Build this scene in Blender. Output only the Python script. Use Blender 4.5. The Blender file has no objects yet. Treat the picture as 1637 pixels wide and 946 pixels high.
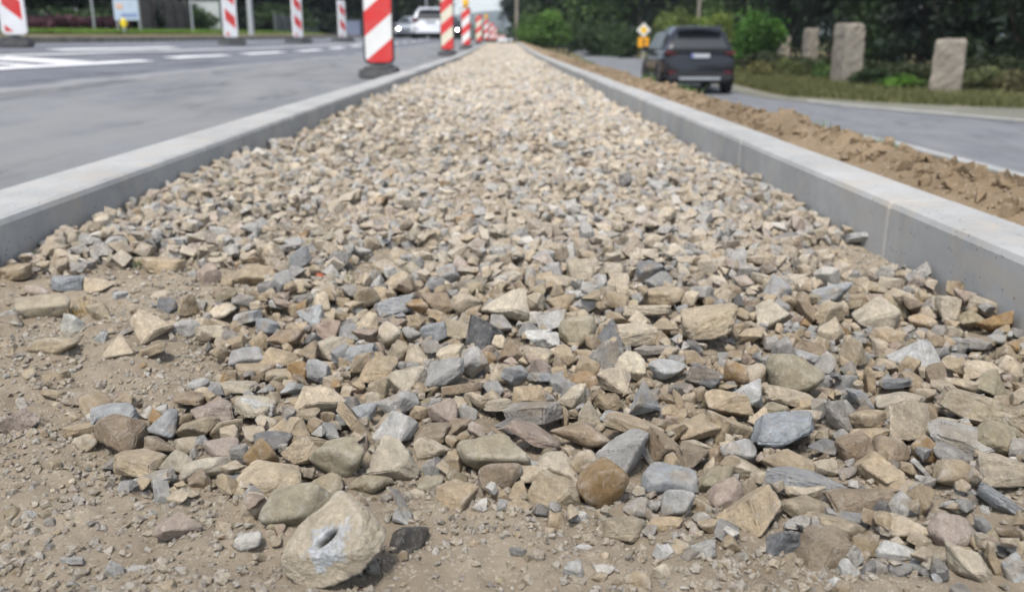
import bpy, bmesh, math, random
import numpy as np
from mathutils import Vector, Matrix
R = math.radians
random.seed(7)
rng = np.random.default_rng(11)
SC = bpy.context.scene
COL = SC.collection

# ------------------------------------------------------------------ camera
F_PX, CAM_Z = 1450.0, 0.36
PITCH = math.atan(407.0 / F_PX)
HAZE = 0.00035
YAW = math.atan(14.0 / (F_PX / math.cos(PITCH)))
cam_d = bpy.data.cameras.new('camera')
cam = bpy.data.objects.new('camera', cam_d)
COL.objects.link(cam)
cam.location = (0, 0, CAM_Z)
cam.rotation_euler = (R(90) - PITCH, 0, -YAW)
cam_d.sensor_width = 36.0
cam_d.lens = F_PX / 1637.0 * 36.0
cam_d.clip_start = 0.02
cam_d.clip_end = 12000
cam_d.dof.use_dof = True
cam_d.dof.focus_distance = 0.80
cam_d.dof.aperture_fstop = 7.4
SC.camera = cam

# ------------------------------------------------------------------ world, sun, exposure
SUN_EL, SUN_AZ = R(62), R(-158)          # azimuth of the sun measured from +Y towards +X
w = bpy.data.worlds.new('World'); SC.world = w; w.use_nodes = True
nt = w.node_tree
for n in list(nt.nodes): nt.nodes.remove(n)
sky = nt.nodes.new('ShaderNodeTexSky'); sky.sky_type = 'NISHITA'; sky.sun_disc = False
sky.sun_elevation = SUN_EL; sky.sun_rotation = SUN_AZ
sky.air_density = 1.0; sky.dust_density = 1.2; sky.ozone_density = 1.0
hs = nt.nodes.new('ShaderNodeHueSaturation'); hs.inputs['Saturation'].default_value = 0.55
bg = nt.nodes.new('ShaderNodeBackground'); bg.inputs['Strength'].default_value = 0.085
wo = nt.nodes.new('ShaderNodeOutputWorld')
nt.links.new(sky.outputs[0], hs.inputs['Color']); nt.links.new(hs.outputs[0], bg.inputs[0]); nt.links.new(bg.outputs[0], wo.inputs[0])
sd = bpy.data.lights.new('sun', 'SUN'); sd.energy = 1.5; sd.angle = R(12); sd.color = (1.0, 0.945, 0.875)
sun = bpy.data.objects.new('sun', sd); COL.objects.link(sun)
dirv = Vector((math.sin(SUN_AZ) * math.cos(SUN_EL), math.cos(SUN_AZ) * math.cos(SUN_EL), math.sin(SUN_EL)))
sun.rotation_euler = dirv.to_track_quat('Z', 'Y').to_euler()
SC.view_settings.view_transform = 'Standard'; SC.view_settings.look = 'None'
SC.view_settings.gamma = 1.0; SC.view_settings.use_curve_mapping = False
SC.view_settings.exposure = 1.52
SC.render.engine = 'CYCLES'
SC.cycles.use_denoising = True
SC.cycles.max_bounces = 6; SC.cycles.diffuse_bounces = 3; SC.cycles.glossy_bounces = 3
SC.cycles.transmission_bounces = 3; SC.cycles.volume_bounces = 0
SC.cycles.use_adaptive_sampling = True

# ------------------------------------------------------------------ geometry of the view (used only to survey positions)
cs_, sn_ = math.cos(PITCH), math.sin(PITCH)
cy_, sy_ = math.cos(YAW), math.sin(YAW)
FWD = np.array([sy_ * cs_, cy_ * cs_, -sn_]); RGT = np.array([cy_, -sy_, 0.0]); UPV = np.cross(RGT, FWD)
CAMP = np.array([0, 0, CAM_Z])
def ray(px, py):
    return FWD * F_PX + RGT * (px - 818.5) + UPV * (473.0 - py)
def on_plane(px, py, z):
    d = ray(px, py); t = (z - CAM_Z) / d[2]
    return CAMP + d * t
def at_scale(px, s, py=66.0):
    return CAMP + ray(px, py) / s            # depth F/s
def depth_of(p):
    return float(np.dot(np.asarray(p) - CAMP, FWD))
def project(X, Y, Z):
    dx, dy, dz = X, Y, Z - CAM_Z
    zc = dx * FWD[0] + dy * FWD[1] + dz * FWD[2]
    xc = dx * RGT[0] + dy * RGT[1]
    yc = dx * UPV[0] + dy * UPV[1] + dz * UPV[2]
    return 818.5 + F_PX * xc / zc, 473.0 - F_PX * yc / zc

# ------------------------------------------------------------------ noise
def _hash(ix, iy, iz, seed):
    h = (ix.astype(np.int64) * 374761393 + iy.astype(np.int64) * 668265263 + iz.astype(np.int64) * 2147483647 + seed * 1274126177) & 0xFFFFFFFF
    h = ((h ^ (h >> 13)) * 1274126177) & 0xFFFFFFFF
    h = (h ^ (h >> 16)) & 0xFFFFFFFF
    return h / 4294967295.0 * 2 - 1
def vnoise(P, freq, seed=0):
    P = np.asarray(P) * freq
    i = np.floor(P).astype(np.int64); f = P - i
    u = f * f * (3 - 2 * f)
    out = 0
    for dx in (0, 1):
        for dy in (0, 1):
            for dz in (0, 1):
                wgt = (u[..., 0] if dx else 1 - u[..., 0]) * (u[..., 1] if dy else 1 - u[..., 1]) * (u[..., 2] if dz else 1 - u[..., 2])
                out = out + wgt * _hash(i[..., 0] + dx, i[..., 1] + dy, i[..., 2] + dz, seed)
    return out
def n2(x, y, freq, seed=0):
    return vnoise(np.stack([x, y, np.zeros_like(x) + 0.37], -1), freq, seed)
def sstep(a, b, x):
    t = np.clip((x - a) / (b - a), 0, 1); return t * t * (3 - 2 * t)

# ------------------------------------------------------------------ object helpers
def link(o, parent=None):
    COL.objects.link(o)
    if parent is not None: o.parent = parent
    return o
def tag(o, label=None, cat=None, group=None, kind=None):
    if label: o['label'] = label
    if cat: o['category'] = cat
    if group: o['group'] = group
    if kind: o['kind'] = kind
    return o
def empty(name, loc, rz=0, label=None, cat=None, group=None):
    o = bpy.data.objects.new(name, None); link(o); o.location = loc; o.rotation_euler = (0, 0, rz)
    o.empty_display_size = 0.1
    return tag(o, label, cat, group)
def raw_mesh(name, V, F, tint=None, smooth=True):
    """V (n,3), F (m,k) arrays"""
    me = bpy.data.meshes.new(name)
    V = np.asarray(V, dtype=np.float32); F = np.asarray(F, dtype=np.int32)
    m, k = F.shape
    me.vertices.add(len(V)); me.vertices.foreach_set('co', V.ravel())
    me.loops.add(m * k); me.loops.foreach_set('vertex_index', F.ravel())
    me.polygons.add(m); me.polygons.foreach_set('loop_start', np.arange(0, m * k, k, dtype=np.int32))
    me.polygons.foreach_set('loop_total', np.full(m, k, dtype=np.int32))
    if smooth: me.polygons.foreach_set('use_smooth', np.ones(m, dtype=bool))
    me.update(calc_edges=True)
    if tint is not None:
        a = me.attributes.new('tint', 'FLOAT_COLOR', 'POINT')
        t = np.ones((len(V), 4), dtype=np.float32); t[:, :3] = tint
        a.data.foreach_set('color', t.ravel())
    return me
def obj(name, me, mat, parent=None, **kw):
    o = bpy.data.objects.new(name, me); link(o, parent)
    if mat is not None and not me.materials: me.materials.append(mat)
    return tag(o, **kw) if kw else o
class MB:
    def __init__(s): s.bm = bmesh.new()
    def box(s, c, d, rot=None, bevel=0.0):
        b = bmesh.new(); bmesh.ops.create_cube(b, size=1)
        for v in b.verts: v.co = Vector((v.co.x * d[0], v.co.y * d[1], v.co.z * d[2]))
        if bevel: bmesh.ops.bevel(b, geom=list(b.edges), offset=bevel, segments=2, affect='EDGES')
        M = Matrix.Translation(Vector(c))
        if rot: M = M @ Matrix.Rotation(rot[0], 4, 'X') @ Matrix.Rotation(rot[1], 4, 'Y') @ Matrix.Rotation(rot[2], 4, 'Z')
        s._add(b, M)
        return s
    def cyl(s, a, b_, r, r2=None, n=16):
        a = Vector(a); b_ = Vector(b_); d = b_ - a
        b = bmesh.new(); bmesh.ops.create_cone(b, cap_ends=True, segments=n, radius1=r, radius2=r if r2 is None else r2, depth=d.length)
        M = Matrix.Translation((a + b_) / 2) @ d.to_track_quat('Z', 'Y').to_matrix().to_4x4()
        s._add(b, M); return s
    def _add(s, b, M):
        me = bpy.data.meshes.new('tmp'); b.transform(M); b.to_mesh(me); b.free(); s.bm.from_mesh(me); bpy.data.meshes.remove(me)
    def poly_prism(s, pts, axis_from, axis_to, fn):
        """pts 2D closed outline; fn(u,v,t)->3D; extruded t from axis_from to axis_to"""
        n = len(pts)
        A = [s.bm.verts.new(fn(u, v, axis_from)) for u, v in pts]; B = [s.bm.verts.new(fn(u, v, axis_to)) for u, v in pts]
        fs = [s.bm.faces.new(A), s.bm.faces.new(B[::-1])]
        for i in range(n): fs.append(s.bm.faces.new((A[i], B[i], B[(i + 1) % n], A[(i + 1) % n])))
        bmesh.ops.recalc_face_normals(s.bm, faces=fs); return s
    def rings(s, R_, cap=True):
        L = [[s.bm.verts.new(p) for p in r] for r in R_]; n = len(L[0]); fs = []
        for a, b in zip(L, L[1:]):
            for i in range(n): fs.append(s.bm.faces.new((a[i], a[(i + 1) % n], b[(i + 1) % n], b[i])))
        if cap: fs += [s.bm.faces.new(L[0][::-1]), s.bm.faces.new(L[-1])]
        bmesh.ops.recalc_face_normals(s.bm, faces=fs); return s
    def build(s, name, mat, parent=None, smooth=False, **kw):
        me = bpy.data.meshes.new(name); s.bm.to_mesh(me); s.bm.free()
        if smooth:
            me.polygons.foreach_set('use_smooth', [True] * len(me.polygons))
            try: me.set_sharp_from_angle(angle=R(38))
            except Exception: pass
        return obj(name, me, mat, parent, **kw)
def copy_tree(o, parent=None):
    c = o.copy(); COL.objects.link(c); c.parent = parent
    for ch in o.children: copy_tree(ch, c)
    return c
def grid_mesh(name, xs, ys, zf, mat, **kw):
    X, Y = np.meshgrid(xs, ys); Z = zf(X, Y)
    V = np.stack([X, Y, Z], -1).reshape(-1, 3); nx, ny = len(xs), len(ys)
    i = np.arange(nx * ny).reshape(ny, nx)
    F = np.stack([i[:-1, :-1], i[:-1, 1:], i[1:, 1:], i[1:, :-1]], -1).reshape(-1, 4)
    return obj(name, raw_mesh(name, V, F), mat, None, **kw)

# ------------------------------------------------------------------ materials
class NT:
    def __init__(s, name):
        s.m = bpy.data.materials.new(name); s.m.use_nodes = True; s.t = s.m.node_tree
        s.b = s.t.nodes['Principled BSDF']; s.b.inputs['Roughness'].default_value = 0.85
        s.b.inputs['Specular IOR Level'].default_value = 0.3
    def n(s, typ, **kw):
        x = s.t.nodes.new(typ)
        for k, v in kw.items(): setattr(x, k, v)
        return x
    def l(s, a, b): s.t.links.new(a, b)
    def coord(s, kind='Object'):
        return s.n('ShaderNodeTexCoord').outputs[kind]
    def noise(s, vec, scale, detail=6, rough=0.55, dist=0.0):
        x = s.n('ShaderNodeTexNoise'); x.inputs['Scale'].default_value = scale; x.inputs['Detail'].default_value = detail
        x.inputs['Roughness'].default_value = rough; x.inputs['Distortion'].default_value = dist
        s.l(vec, x.inputs['Vector']); return x.outputs['Fac']
    def voro(s, vec, scale, feature='F1'):
        x = s.n('ShaderNodeTexVoronoi', feature=feature); x.inputs['Scale'].default_value = scale; s.l(vec, x.inputs['Vector']); return x
    def ramp(s, fac, stops, interp='LINEAR'):
        x = s.n('ShaderNodeValToRGB'); cr = x.color_ramp; cr.interpolation = interp
        while len(cr.elements) > len(stops): cr.elements.remove(cr.elements[-1])
        while len(cr.elements) < len(stops): cr.elements.new(0.5)
        for e, (p, c) in zip(cr.elements, stops):
            e.position = p; e.color = (c, c, c, 1) if isinstance(c, (int, float)) else (*c, 1)
        s.l(fac, x.inputs[0]); return x.outputs[0]
    def mix(s, fac, a, b, mode='MIX'):
        x = s.n('ShaderNodeMix', data_type='RGBA', blend_type=mode)
        for sock, v in ((x.inputs[0], fac), (x.inputs[6], a), (x.inputs[7], b)):
            if isinstance(v, (int, float)): sock.default_value = v
            elif isinstance(v, tuple): sock.default_value = (*v, 1)
            else: s.l(v, sock)
        return x.outputs[2]
    def math(s, op, a, b=None, c=None):
        x = s.n('ShaderNodeMath', operation=op)
        for i, v in enumerate((a, b, c)):
            if v is None: continue
            if isinstance(v, (int, float)): x.inputs[i].default_value = v
            else: s.l(v, x.inputs[i])
        return x.outputs[0]
    def bump(s, h, strength, dist, prev=None):
        x = s.n('ShaderNodeBump'); x.inputs['Strength'].default_value = strength; x.inputs['Distance'].default_value = dist
        s.l(h, x.inputs['Height'])
        if prev is not None: s.l(prev, x.inputs['Normal'])
        return x.outputs[0]
    def out(s, color, normal=None, rough=None, spec=None, metal=None):
        if isinstance(color, tuple): s.b.inputs['Base Color'].default_value = (*color, 1)
        else: s.l(color, s.b.inputs['Base Color'])
        if normal is not None: s.l(normal, s.b.inputs['Normal'])
        if rough is not None:
            if isinstance(rough, (int, float)): s.b.inputs['Roughness'].default_value = rough
            else: s.l(rough, s.b.inputs['Roughness'])
        if spec is not None: s.b.inputs['Specular IOR Level'].default_value = spec
        if metal is not None: s.b.inputs['Metallic'].default_value = metal
        return s.m
def plain(name, col, rough=0.6, spec=0.4, metal=0.0, var=0.12, scale=20, bump=0.0):
    t = NT(name); c = t.coord(); f = t.noise(c, scale, 5)
    col2 = t.mix(t.ramp(f, [(0.3, 0.0), (0.7, 1.0)]), tuple(x * (1 - var) for x in col), tuple(min(1, x * (1 + var)) for x in col))
    nrm = t.bump(t.noise(c, scale * 6, 4), 0.4, bump) if bump else None
    return t.out(col2, nrm, rough, spec, metal)

def mat_stone():
    t = NT('stone_surface'); c = t.coord()
    a = t.n('ShaderNodeAttribute', attribute_name='tint').outputs['Color']
    big = t.noise(c, 38, 6, 0.6, 0.6)
    fine = t.noise(c, 260, 8, 0.72)
    grain = t.noise(c, 1100, 3, 0.7)
    col = t.mix(t.ramp(big, [(0.34, 0.0), (0.66, 1.0)]), t.mix(1.0, a, (0.72, 0.71, 0.70), 'MULTIPLY'), t.mix(1.0, a, (1.18, 1.17, 1.13), 'MULTIPLY'))
    col = t.mix(t.ramp(fine, [(0.40, 0.0), (0.66, 0.8)]), col, t.mix(1.0, col, (0.66, 0.64, 0.61), 'MULTIPLY'))
    # pale scuffs and calcite flecks
    sc = t.noise(c, 90, 9, 0.8, 1.2)
    col = t.mix(t.ramp(sc, [(0.52, 0.0), (0.68, 0.75)]), col, t.mix(0.55, col, (0.70, 0.67, 0.62)))
    # dust of the bed caught on upward faces
    g = t.n('ShaderNodeNewGeometry').outputs['Normal']; sx = t.n('ShaderNodeSeparateXYZ'); t.l(g, sx.inputs[0])
    up = t.math('MULTIPLY', t.math('MAXIMUM', sx.outputs[2], 0.0), t.ramp(t.noise(c, 130, 7, 0.7), [(0.4, 0.0), (0.7, 0.42)]))
    col = t.mix(up, col, (0.47, 0.40, 0.305))
    # bruised pale edges
    geo = t.n('ShaderNodeNewGeometry'); col = t.mix(t.math('MULTIPLY', t.ramp(geo.outputs['Pointiness'], [(0.51, 0.0), (0.60, 0.5)]), t.ramp(t.noise(c, 200, 5, 0.7), [(0.4, 0.0), (0.6, 1.0)])), col, (0.68, 0.65, 0.59))
    # fissures
    v = t.noise(c, 55, 2, 0.5, 2.2)
    crack = t.ramp(t.math('ABSOLUTE', t.math('SUBTRACT', v, 0.5)), [(0.0, 1.0), (0.012, 0.0)])
    nrm = t.bump(t.noise(c, 150, 9, 0.72, 0.4), 1.0, 0.0052)
    nrm = t.bump(grain, 1.0, 0.0016, nrm)
    nrm = t.bump(crack, -0.35, 0.001, nrm)
    return t.out(col, nrm, 0.88, 0.25)
def mat_dirt(name='dirt_surface', A=(0.175, 0.143, 0.103), B=(0.335, 0.285, 0.215), C_=(0.245, 0.20, 0.145), s=1.0):
    t = NT(name); c = t.coord()
    f1 = t.noise(c, 5 * s, 7, 0.65, 0.4); f2 = t.noise(c, 60 * s, 9, 0.7)
    col = t.mix(t.ramp(f1, [(0.35, 0.0), (0.65, 1.0)]), A, B)
    col = t.mix(t.ramp(f2, [(0.4, 0.0), (0.65, 0.7)]), col, C_)
    sp = t.voro(c, 330 * s)
    col = t.mix(t.math('MULTIPLY', t.ramp(sp.outputs['Distance'], [(0.25, 0.35), (0.5, 0.0)]), t.ramp(t.noise(c, 140 * s, 2), [(0.5, 0.0), (0.58, 1.0)])), col, (0.56, 0.51, 0.43))
    g1 = t.noise(c, 150 * s, 9, 0.75); g2 = t.voro(c, 420 * s)
    nrm = t.bump(g1, 0.9, 0.004 / s); nrm = t.bump(g2.outputs['Distance'], -0.7, 0.0015 / s, nrm)
    return t.out(col, nrm, 0.95, 0.15)
def mat_concrete(name, A, B, joint=0.0):
    t = NT(name); c = t.coord()
    f = t.noise(c, 3.0, 8, 0.6, 0.3); f2 = t.noise(c, 45, 8, 0.7)
    col = t.mix(t.ramp(f, [(0.35, 0.0), (0.65, 1.0)]), A, B)
    col = t.mix(t.ramp(f2, [(0.45, 0.0), (0.75, 0.5)]), col, t.mix(1.0, col, (0.8, 0.79, 0.77), 'MULTIPLY'))
    # vertical water streaks and beige silt marks
    mp = t.n('ShaderNodeMapping'); mp.inputs['Scale'].default_value = (40, 9, 1.2); t.l(c, mp.inputs[0])
    st = t.noise(mp.outputs[0], 1.0, 5, 0.6)
    col = t.mix(t.ramp(st, [(0.5, 0.0), (0.75, 0.35)]), col, t.mix(1.0, col, (0.72, 0.72, 0.72), 'MULTIPLY'))
    pit = t.voro(c, 95); pm = t.math('MULTIPLY', t.ramp(pit.outputs['Distance'], [(0.12, 1.0), (0.2, 0.0)]), t.ramp(t.noise(c, 30, 2), [(0.52, 0.0), (0.56, 1.0)]))
    col = t.mix(pm, col, (0.09, 0.09, 0.09))
    col = t.mix(t.ramp(t.noise(c, 9, 8, 0.75, 0.5), [(0.50, 0.0), (0.68, 0.7)]), col, (0.40, 0.35, 0.28))
    nrm = t.bump(t.noise(c, 300, 6, 0.7), 0.4, 0.0012); nrm = t.bump(pm, -0.6, 0.002, nrm)
    return t.out(col, nrm, 0.9, 0.2)
def mat_asphalt(name, A, B, dust=0.4, seam=False):
    t = NT(name); c = t.coord()
    f = t.noise(c, 0.9, 9, 0.65, 0.6); mp = t.n('ShaderNodeMapping'); mp.inputs['Scale'].default_value = (2.2, 0.35, 1); t.l(c, mp.inputs[0])
    f2 = t.noise(mp.outputs[0], 1.3, 8, 0.65, 0.6)
    col = t.mix(t.ramp(f, [(0.35, 0.0), (0.65, 1.0)]), A, B)
    col = t.mix(t.ramp(f2, [(0.45, 0.0), (0.68, dust)]), col, (0.23, 0.228, 0.22))
    dk = t.noise(mp.outputs[0], 2.1, 7, 0.7, 1.0)
    col = t.mix(t.ramp(dk, [(0.54, 0.0), (0.66, 0.8)]), col, tuple(x * 0.5 for x in A))
    ag = t.voro(c, 160)
    col = t.mix(t.ramp(ag.outputs['Distance'], [(0.2, 0.5), (0.5, 0.0)]), col, t.mix(1.0, col, (1.4, 1.4, 1.38), 'MULTIPLY'))
    if seam:
        sx = t.n('ShaderNodeSeparateXYZ'); t.l(c, sx.inputs[0])
        sd_ = t.math('ADD', t.math('ADD', sx.outputs[0], 2.5), t.math('MULTIPLY', t.math('SUBTRACT', t.noise(c, 1.5, 5), 0.5), 0.35))
        near = t.ramp(sd_, [(0.0, 0.0), (0.03, 1.0)])
        blot = t.ramp(t.noise(mp.outputs[0], 1.1, 9, 0.72, 1.5), [(0.42, 0.0), (0.62, 0.75)])
        col = t.mix(t.math('MULTIPLY', near, blot), col, (0.215, 0.213, 0.205)); col = t.mix(t.math('SUBTRACT', 1.0, near), col, t.mix(1.0, col, (0.80, 0.82, 0.88), 'MULTIPLY'))
        e = t.math('ABSOLUTE', t.math('ADD', t.math('ADD', sx.outputs[0], 2.5), t.math('MULTIPLY', t.math('SUBTRACT', t.noise(c, 1.5, 5), 0.5), 0.35)))
        col = t.mix(t.ramp(e, [(0.02, 0.55), (0.09, 0.0)]), col, (0.30, 0.30, 0.29))
    nrm = t.bump(t.noise(c, 220, 5, 0.7), 0.5, 0.003)
    return t.out(col, nrm, 0.8, 0.35)
def mat_leaf():
    t = NT('foliage'); a = t.n('ShaderNodeAttribute', attribute_name='tint').outputs['Color']
    t.l(a, t.b.inputs['Base Color']); t.b.inputs['Roughness'].default_value = 0.6; t.b.inputs['Specular IOR Level'].default_value = 0.25
    tr = t.n('ShaderNodeBsdfTranslucent'); t.l(t.mix(1.0, a, (1.2, 1.35, 0.5), 'MULTIPLY'), tr.inputs[0])
    ms = t.n('ShaderNodeMixShader'); ms.inputs[0].default_value = 0.25
    t.l(t.b.outputs[0], ms.inputs[1]); t.l(tr.outputs[0], ms.inputs[2]); t.l(ms.outputs[0], t.t.nodes['Material Output'].inputs[0])
    return t.m
def mat_grass(name, A, B):
    t = NT(name); c = t.coord()
    col = t.mix(t.ramp(t.noise(c, 1.3, 8, 0.7), [(0.35, 0.0), (0.65, 1.0)]), A, B)
    col = t.mix(t.ramp(t.noise(c, 25, 5, 0.7), [(0.4, 0.0), (0.7, 0.6)]), col, tuple(x * 0.6 for x in A))
    return t.out(col, t.bump(t.noise(c, 40, 6, 0.8), 0.8, 0.04), 0.95, 0.1)
def emis(name, col, s):
    t = NT(name); t.b.inputs['Base Color'].default_value = (*col, 1); t.b.inputs['Emission Color'].default_value = (*col, 1); t.b.inputs['Emission Strength'].default_value = s
    return t.m
M = dict(
    stone=mat_stone(), dirt=mat_dirt(), soil=mat_dirt('soil_surface', (0.16, 0.115, 0.070), (0.31, 0.235, 0.15), (0.225, 0.165, 0.102), 0.45),
    kerb=mat_concrete('kerb_concrete', (0.285, 0.29, 0.285), (0.39, 0.39, 0.38)),
    oldconc=mat_concrete('old_concrete', (0.17, 0.152, 0.125), (0.27, 0.245, 0.205)),
    asphalt=mat_asphalt('worn_asphalt', (0.115, 0.12, 0.13), (0.18, 0.185, 0.195), 0.5, True),
    asphalt2=mat_asphalt('side_asphalt', (0.13, 0.135, 0.145), (0.17, 0.175, 0.185), 0.3),
    paint=plain('road_paint', (0.66, 0.66, 0.66), 0.6, var=0.18, scale=6),
    leaf=mat_leaf(), lawn=mat_grass('lawn', (0.08, 0.13, 0.03), (0.15, 0.22, 0.05)), verge=mat_grass('dry_verge', (0.13, 0.12, 0.055), (0.25, 0.22, 0.13)),
    bark=plain('bark', (0.09, 0.07, 0.05), 0.95, 0.1, var=0.3, scale=12),
    metal=plain('galvanised_steel', (0.42, 0.44, 0.45), 0.45, 0.5, 0.4), rubber=plain('black_rubber', (0.035, 0.036, 0.038), 0.7, var=0.3),
    greyplast=plain('grey_recycled_plastic', (0.10, 0.10, 0.10), 0.8, var=0.3), tyre=plain('tyre_rubber', (0.015, 0.015, 0.016), 0.8),
    rim=plain('alloy', (0.35, 0.36, 0.38), 0.35, 0.5, 0.8), lamp_amber=plain('amber_lens', (0.85, 0.45, 0.02), 0.25, 0.5),
)
# ================================================================== the setting
XL, XR = -0.770, 0.655            # inner faces of the two kerbs
KL, KR = 0.155, 0.115             # kerb widths
Y_END = 47.5
def grade(y):
    y = np.asarray(y, dtype=float)
    return 0.205 * np.clip((y - 16) / 29, 0, 1.0) ** 1.3 + 0.0015 * np.clip(y - 45, 0, 60)
def z_kerb(y): return 0.100 + grade(y)
def z_base(x, y):
    """packed dirt of the bed, before its bumps"""
    b = 0.022 - 0.026 * (x - XL) / (XR - XL)
    return b * sstep(0.75, 1.5, y) + grade(y)
def z_dirt(x, y):
    z = z_base(x, y)
    z = z + 0.010 * n2(x, y, 4.5, 1) + 0.0050 * n2(x, y, 14, 2) + 0.0042 * n2(x, y, 38, 3)
    z = z + 0.0030 * n2(x, y, 84, 4) + 0.0016 * np.maximum(n2(x, y, 190, 5), 0) * 1.4
    return z
def z_road(x, y):
    """left carriageway: banked up to the left"""
    u = -np.asarray(x, dtype=float)
    return 0.02 + 0.07 * (np.clip(u, 0, 4.8) - 1) + 0.012 * np.clip(u - 4.8, 0, 4) + grade(y) + 0.07 * np.clip(np.asarray(y) / 43.0, 0, 1) * np.clip(1 - (u - 1) / 4, 0, 1)
XF = -8.0                         # far kerb of the carriageway
ZR = -0.92                        # side street
def edge_l(y):                    # left edge of the side street
    return np.interp(y, [-4, 5, 11.5, 16, 22, 32, 55, 120], [5.0, 4.78, 4.80, 3.6, 3.35, 3.8, 4.6, 6.5])
def edge_r(y):
    return np.interp(y, [-4, 8, 14.8, 18.8, 22, 30, 55, 120], [16, 12.0, 8.5, 6.8, 6.0, 6.3, 7.6, 10.0])
def z_street(y): return ZR + 0.012 * np.clip(np.asarray(y, dtype=float) - 24, 0, 70)
def terrain(x, y):
    x = np.asarray(x, dtype=float); y = np.asarray(y, dtype=float)
    g = grade(y)
    road = z_road(x, y) - 0.02
    bank = np.interp(x, [-400, -60, -14.5, -10.2, -8.2, -8.0], [2.5, 1.2, 0.60, 0.49, 0.455, 0.2]) + g
    left = np.where(x < -8.0, bank, road - 0.0)
    # the soil bank falls from the right kerb to the street
    el, er, zs = edge_l(y), edge_r(y), z_street(y)
    zc = 0.055 + g
    tt = np.clip((x - 0.78) / np.maximum(el - 0.78, 0.1), 0, 1)
    prof = np.interp(tt, [0, 0.10, 0.45, 0.8, 1.0], [0.0, 0.0, 0.60, 0.93, 1.0])
    bankr = zc + (zs - 0.03 - zc) * prof
    street = zs - 0.03
    beyond = zs - 0.02 + 0.16 * sstep(0, 3.0, x - er) + 0.02 * np.clip(x - er - 3, 0, 100)
    right = np.where(x < el, bankr, np.where(x < er, street, beyond))
    z = np.where(x < -0.85, left, np.where(x < 0.76, -0.06 + g, right))
    z = z - 0.0 * y
    # far away the land falls into a valley
    far = np.clip((y - 95) / 300, 0, 1)
    z = z - far * (z + 22) * (far > 0)
    return z
xs = np.concatenate([np.geomspace(-2550, -70, 16), np.arange(-62, -16, 4), np.arange(-15, -8.2, .6), [-8.16, -8.0, -7, -6, -4.8, -3, -1.5, -0.95, -0.86, -0.84, 0.70, 0.75, 0.77], np.arange(0.9, 13, 0.28), np.arange(13.5, 40, 3), np.geomspace(44, 2550, 18)])
ys = np.concatenate([[-60, -25, -10, -4], np.arange(-2, 60, 0.8), np.arange(62, 140, 6), np.geomspace(150, 2550, 20)])
grid_mesh('ground', xs, ys, terrain, M['verge'], kind='structure')
# ridge on the horizon
hx = np.linspace(-2600, 2600, 90); hy = np.linspace(1150, 2300, 14)
def ridge(X, Y):
    s = np.sin((Y - 1150) / 1150 * math.pi)
    return -25 + s * (62 + 16 * np.sin(X / 420 + 1.2) + 9 * np.sin(X / 150) + 4 * n2(X, Y, 0.012, 8))
grid_mesh('hills', hx, hy, ridge, mat_grass('forest_far', (0.030, 0.045, 0.030), (0.055, 0.07, 0.045)), kind='structure')

# bed of packed dirt between the kerbs
grid_mesh('packed_dirt', np.arange(XL - 0.01, XR + 0.012, 0.0036), np.concatenate([np.arange(0.42, 2.0, 0.0042), np.arange(2.0, 4.5, 0.012)]), z_dirt, M['dirt'], kind='structure')
grid_mesh('packed_dirt', np.linspace(XL - 0.01, XR + 0.01, 40), np.arange(4.488, Y_END, 0.12), lambda X, Y: z_base(X, Y) + 0.006 * n2(X, Y, 6, 2), M['dirt'], kind='structure')
grid_mesh('packed_dirt', np.linspace(XL - 0.01, XR + 0.01, 30), np.arange(-1.2, 0.425, 0.05), lambda X, Y: z_base(X, Y) + 0.010 * n2(X, Y, 4.5, 1) - 0.004, M['dirt'], kind='structure')

# kerbs: metre-long concrete units with fine joints
def kerb_run(x0, x1, y0, y1, zf, h, mat, unit=1.0, y_off=0.0, cham=0.012):
    mb = MB(); y = y0 + y_off - unit
    k = 0
    rk = random.Random(int(abs(x0) * 100))
    while y < y1:
        a, b = max(y, y0) + 0.0014, min(y + unit, y1) - 0.0014
        if b - a > 0.05:
            za, zb = float(zf(a)), float(zf(b)); dj = rk.uniform(-.002, .002); dx = rk.uniform(-.0022, .0022)
            R_ = []
            for yy, z in ((a, za), (a + 0.006, za), (b - 0.006, zb), (b, zb)):
                e = 0.003 if yy in (a, b) else 0.0
                z = z + dj - e
                p = [(x0 + e, z - h), (x0 + e, z - cham), (x0 + e + cham * 0.3, z - cham * 0.3), (x0 + cham, z), (x1 - cham, z), (x1 - e - cham * 0.3, z - cham * 0.3), (x1 - e, z - cham), (x1 - e, z - h)]
                R_.append([(px + dx, yy, pz) for px, pz in p])
            mb.rings(R_)
        y += unit; k += 1
    return mb.build('kerb', mat, None, kind='structure')
kerb_run(XL - KL, XL, -1.0, Y_END, z_kerb, 0.28, M['kerb'], y_off=0.36)
kerb_run(XR, XR + KR, -1.0, Y_END, z_kerb, 0.28, M['kerb'], y_off=0.52)
kerb_run(XF - 0.15, XF, -5, 90, lambda y: 0.435 + grade(y), 0.3, M['oldconc'], unit=2.0)
grid_mesh('pavement', np.array([-10.3, -9.2, XF - 0.153]), np.concatenate([np.arange(-5, 60, 1.5), np.arange(60, 95, 5)]), lambda X, Y: 0.43 + grade(Y) + 0.025 * np.clip(-8.15 - X, 0, 3), M['oldconc'], kind='structure')
grid_mesh('lawn', np.array([-14.6, -13, -11.6, -10.25]), np.arange(-5, 95, 2.0), lambda X, Y: terrain(X, Y) + 0.03 + 0.02 * n2(X, Y, 0.9, 3), M['lawn'], kind='structure')
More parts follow.
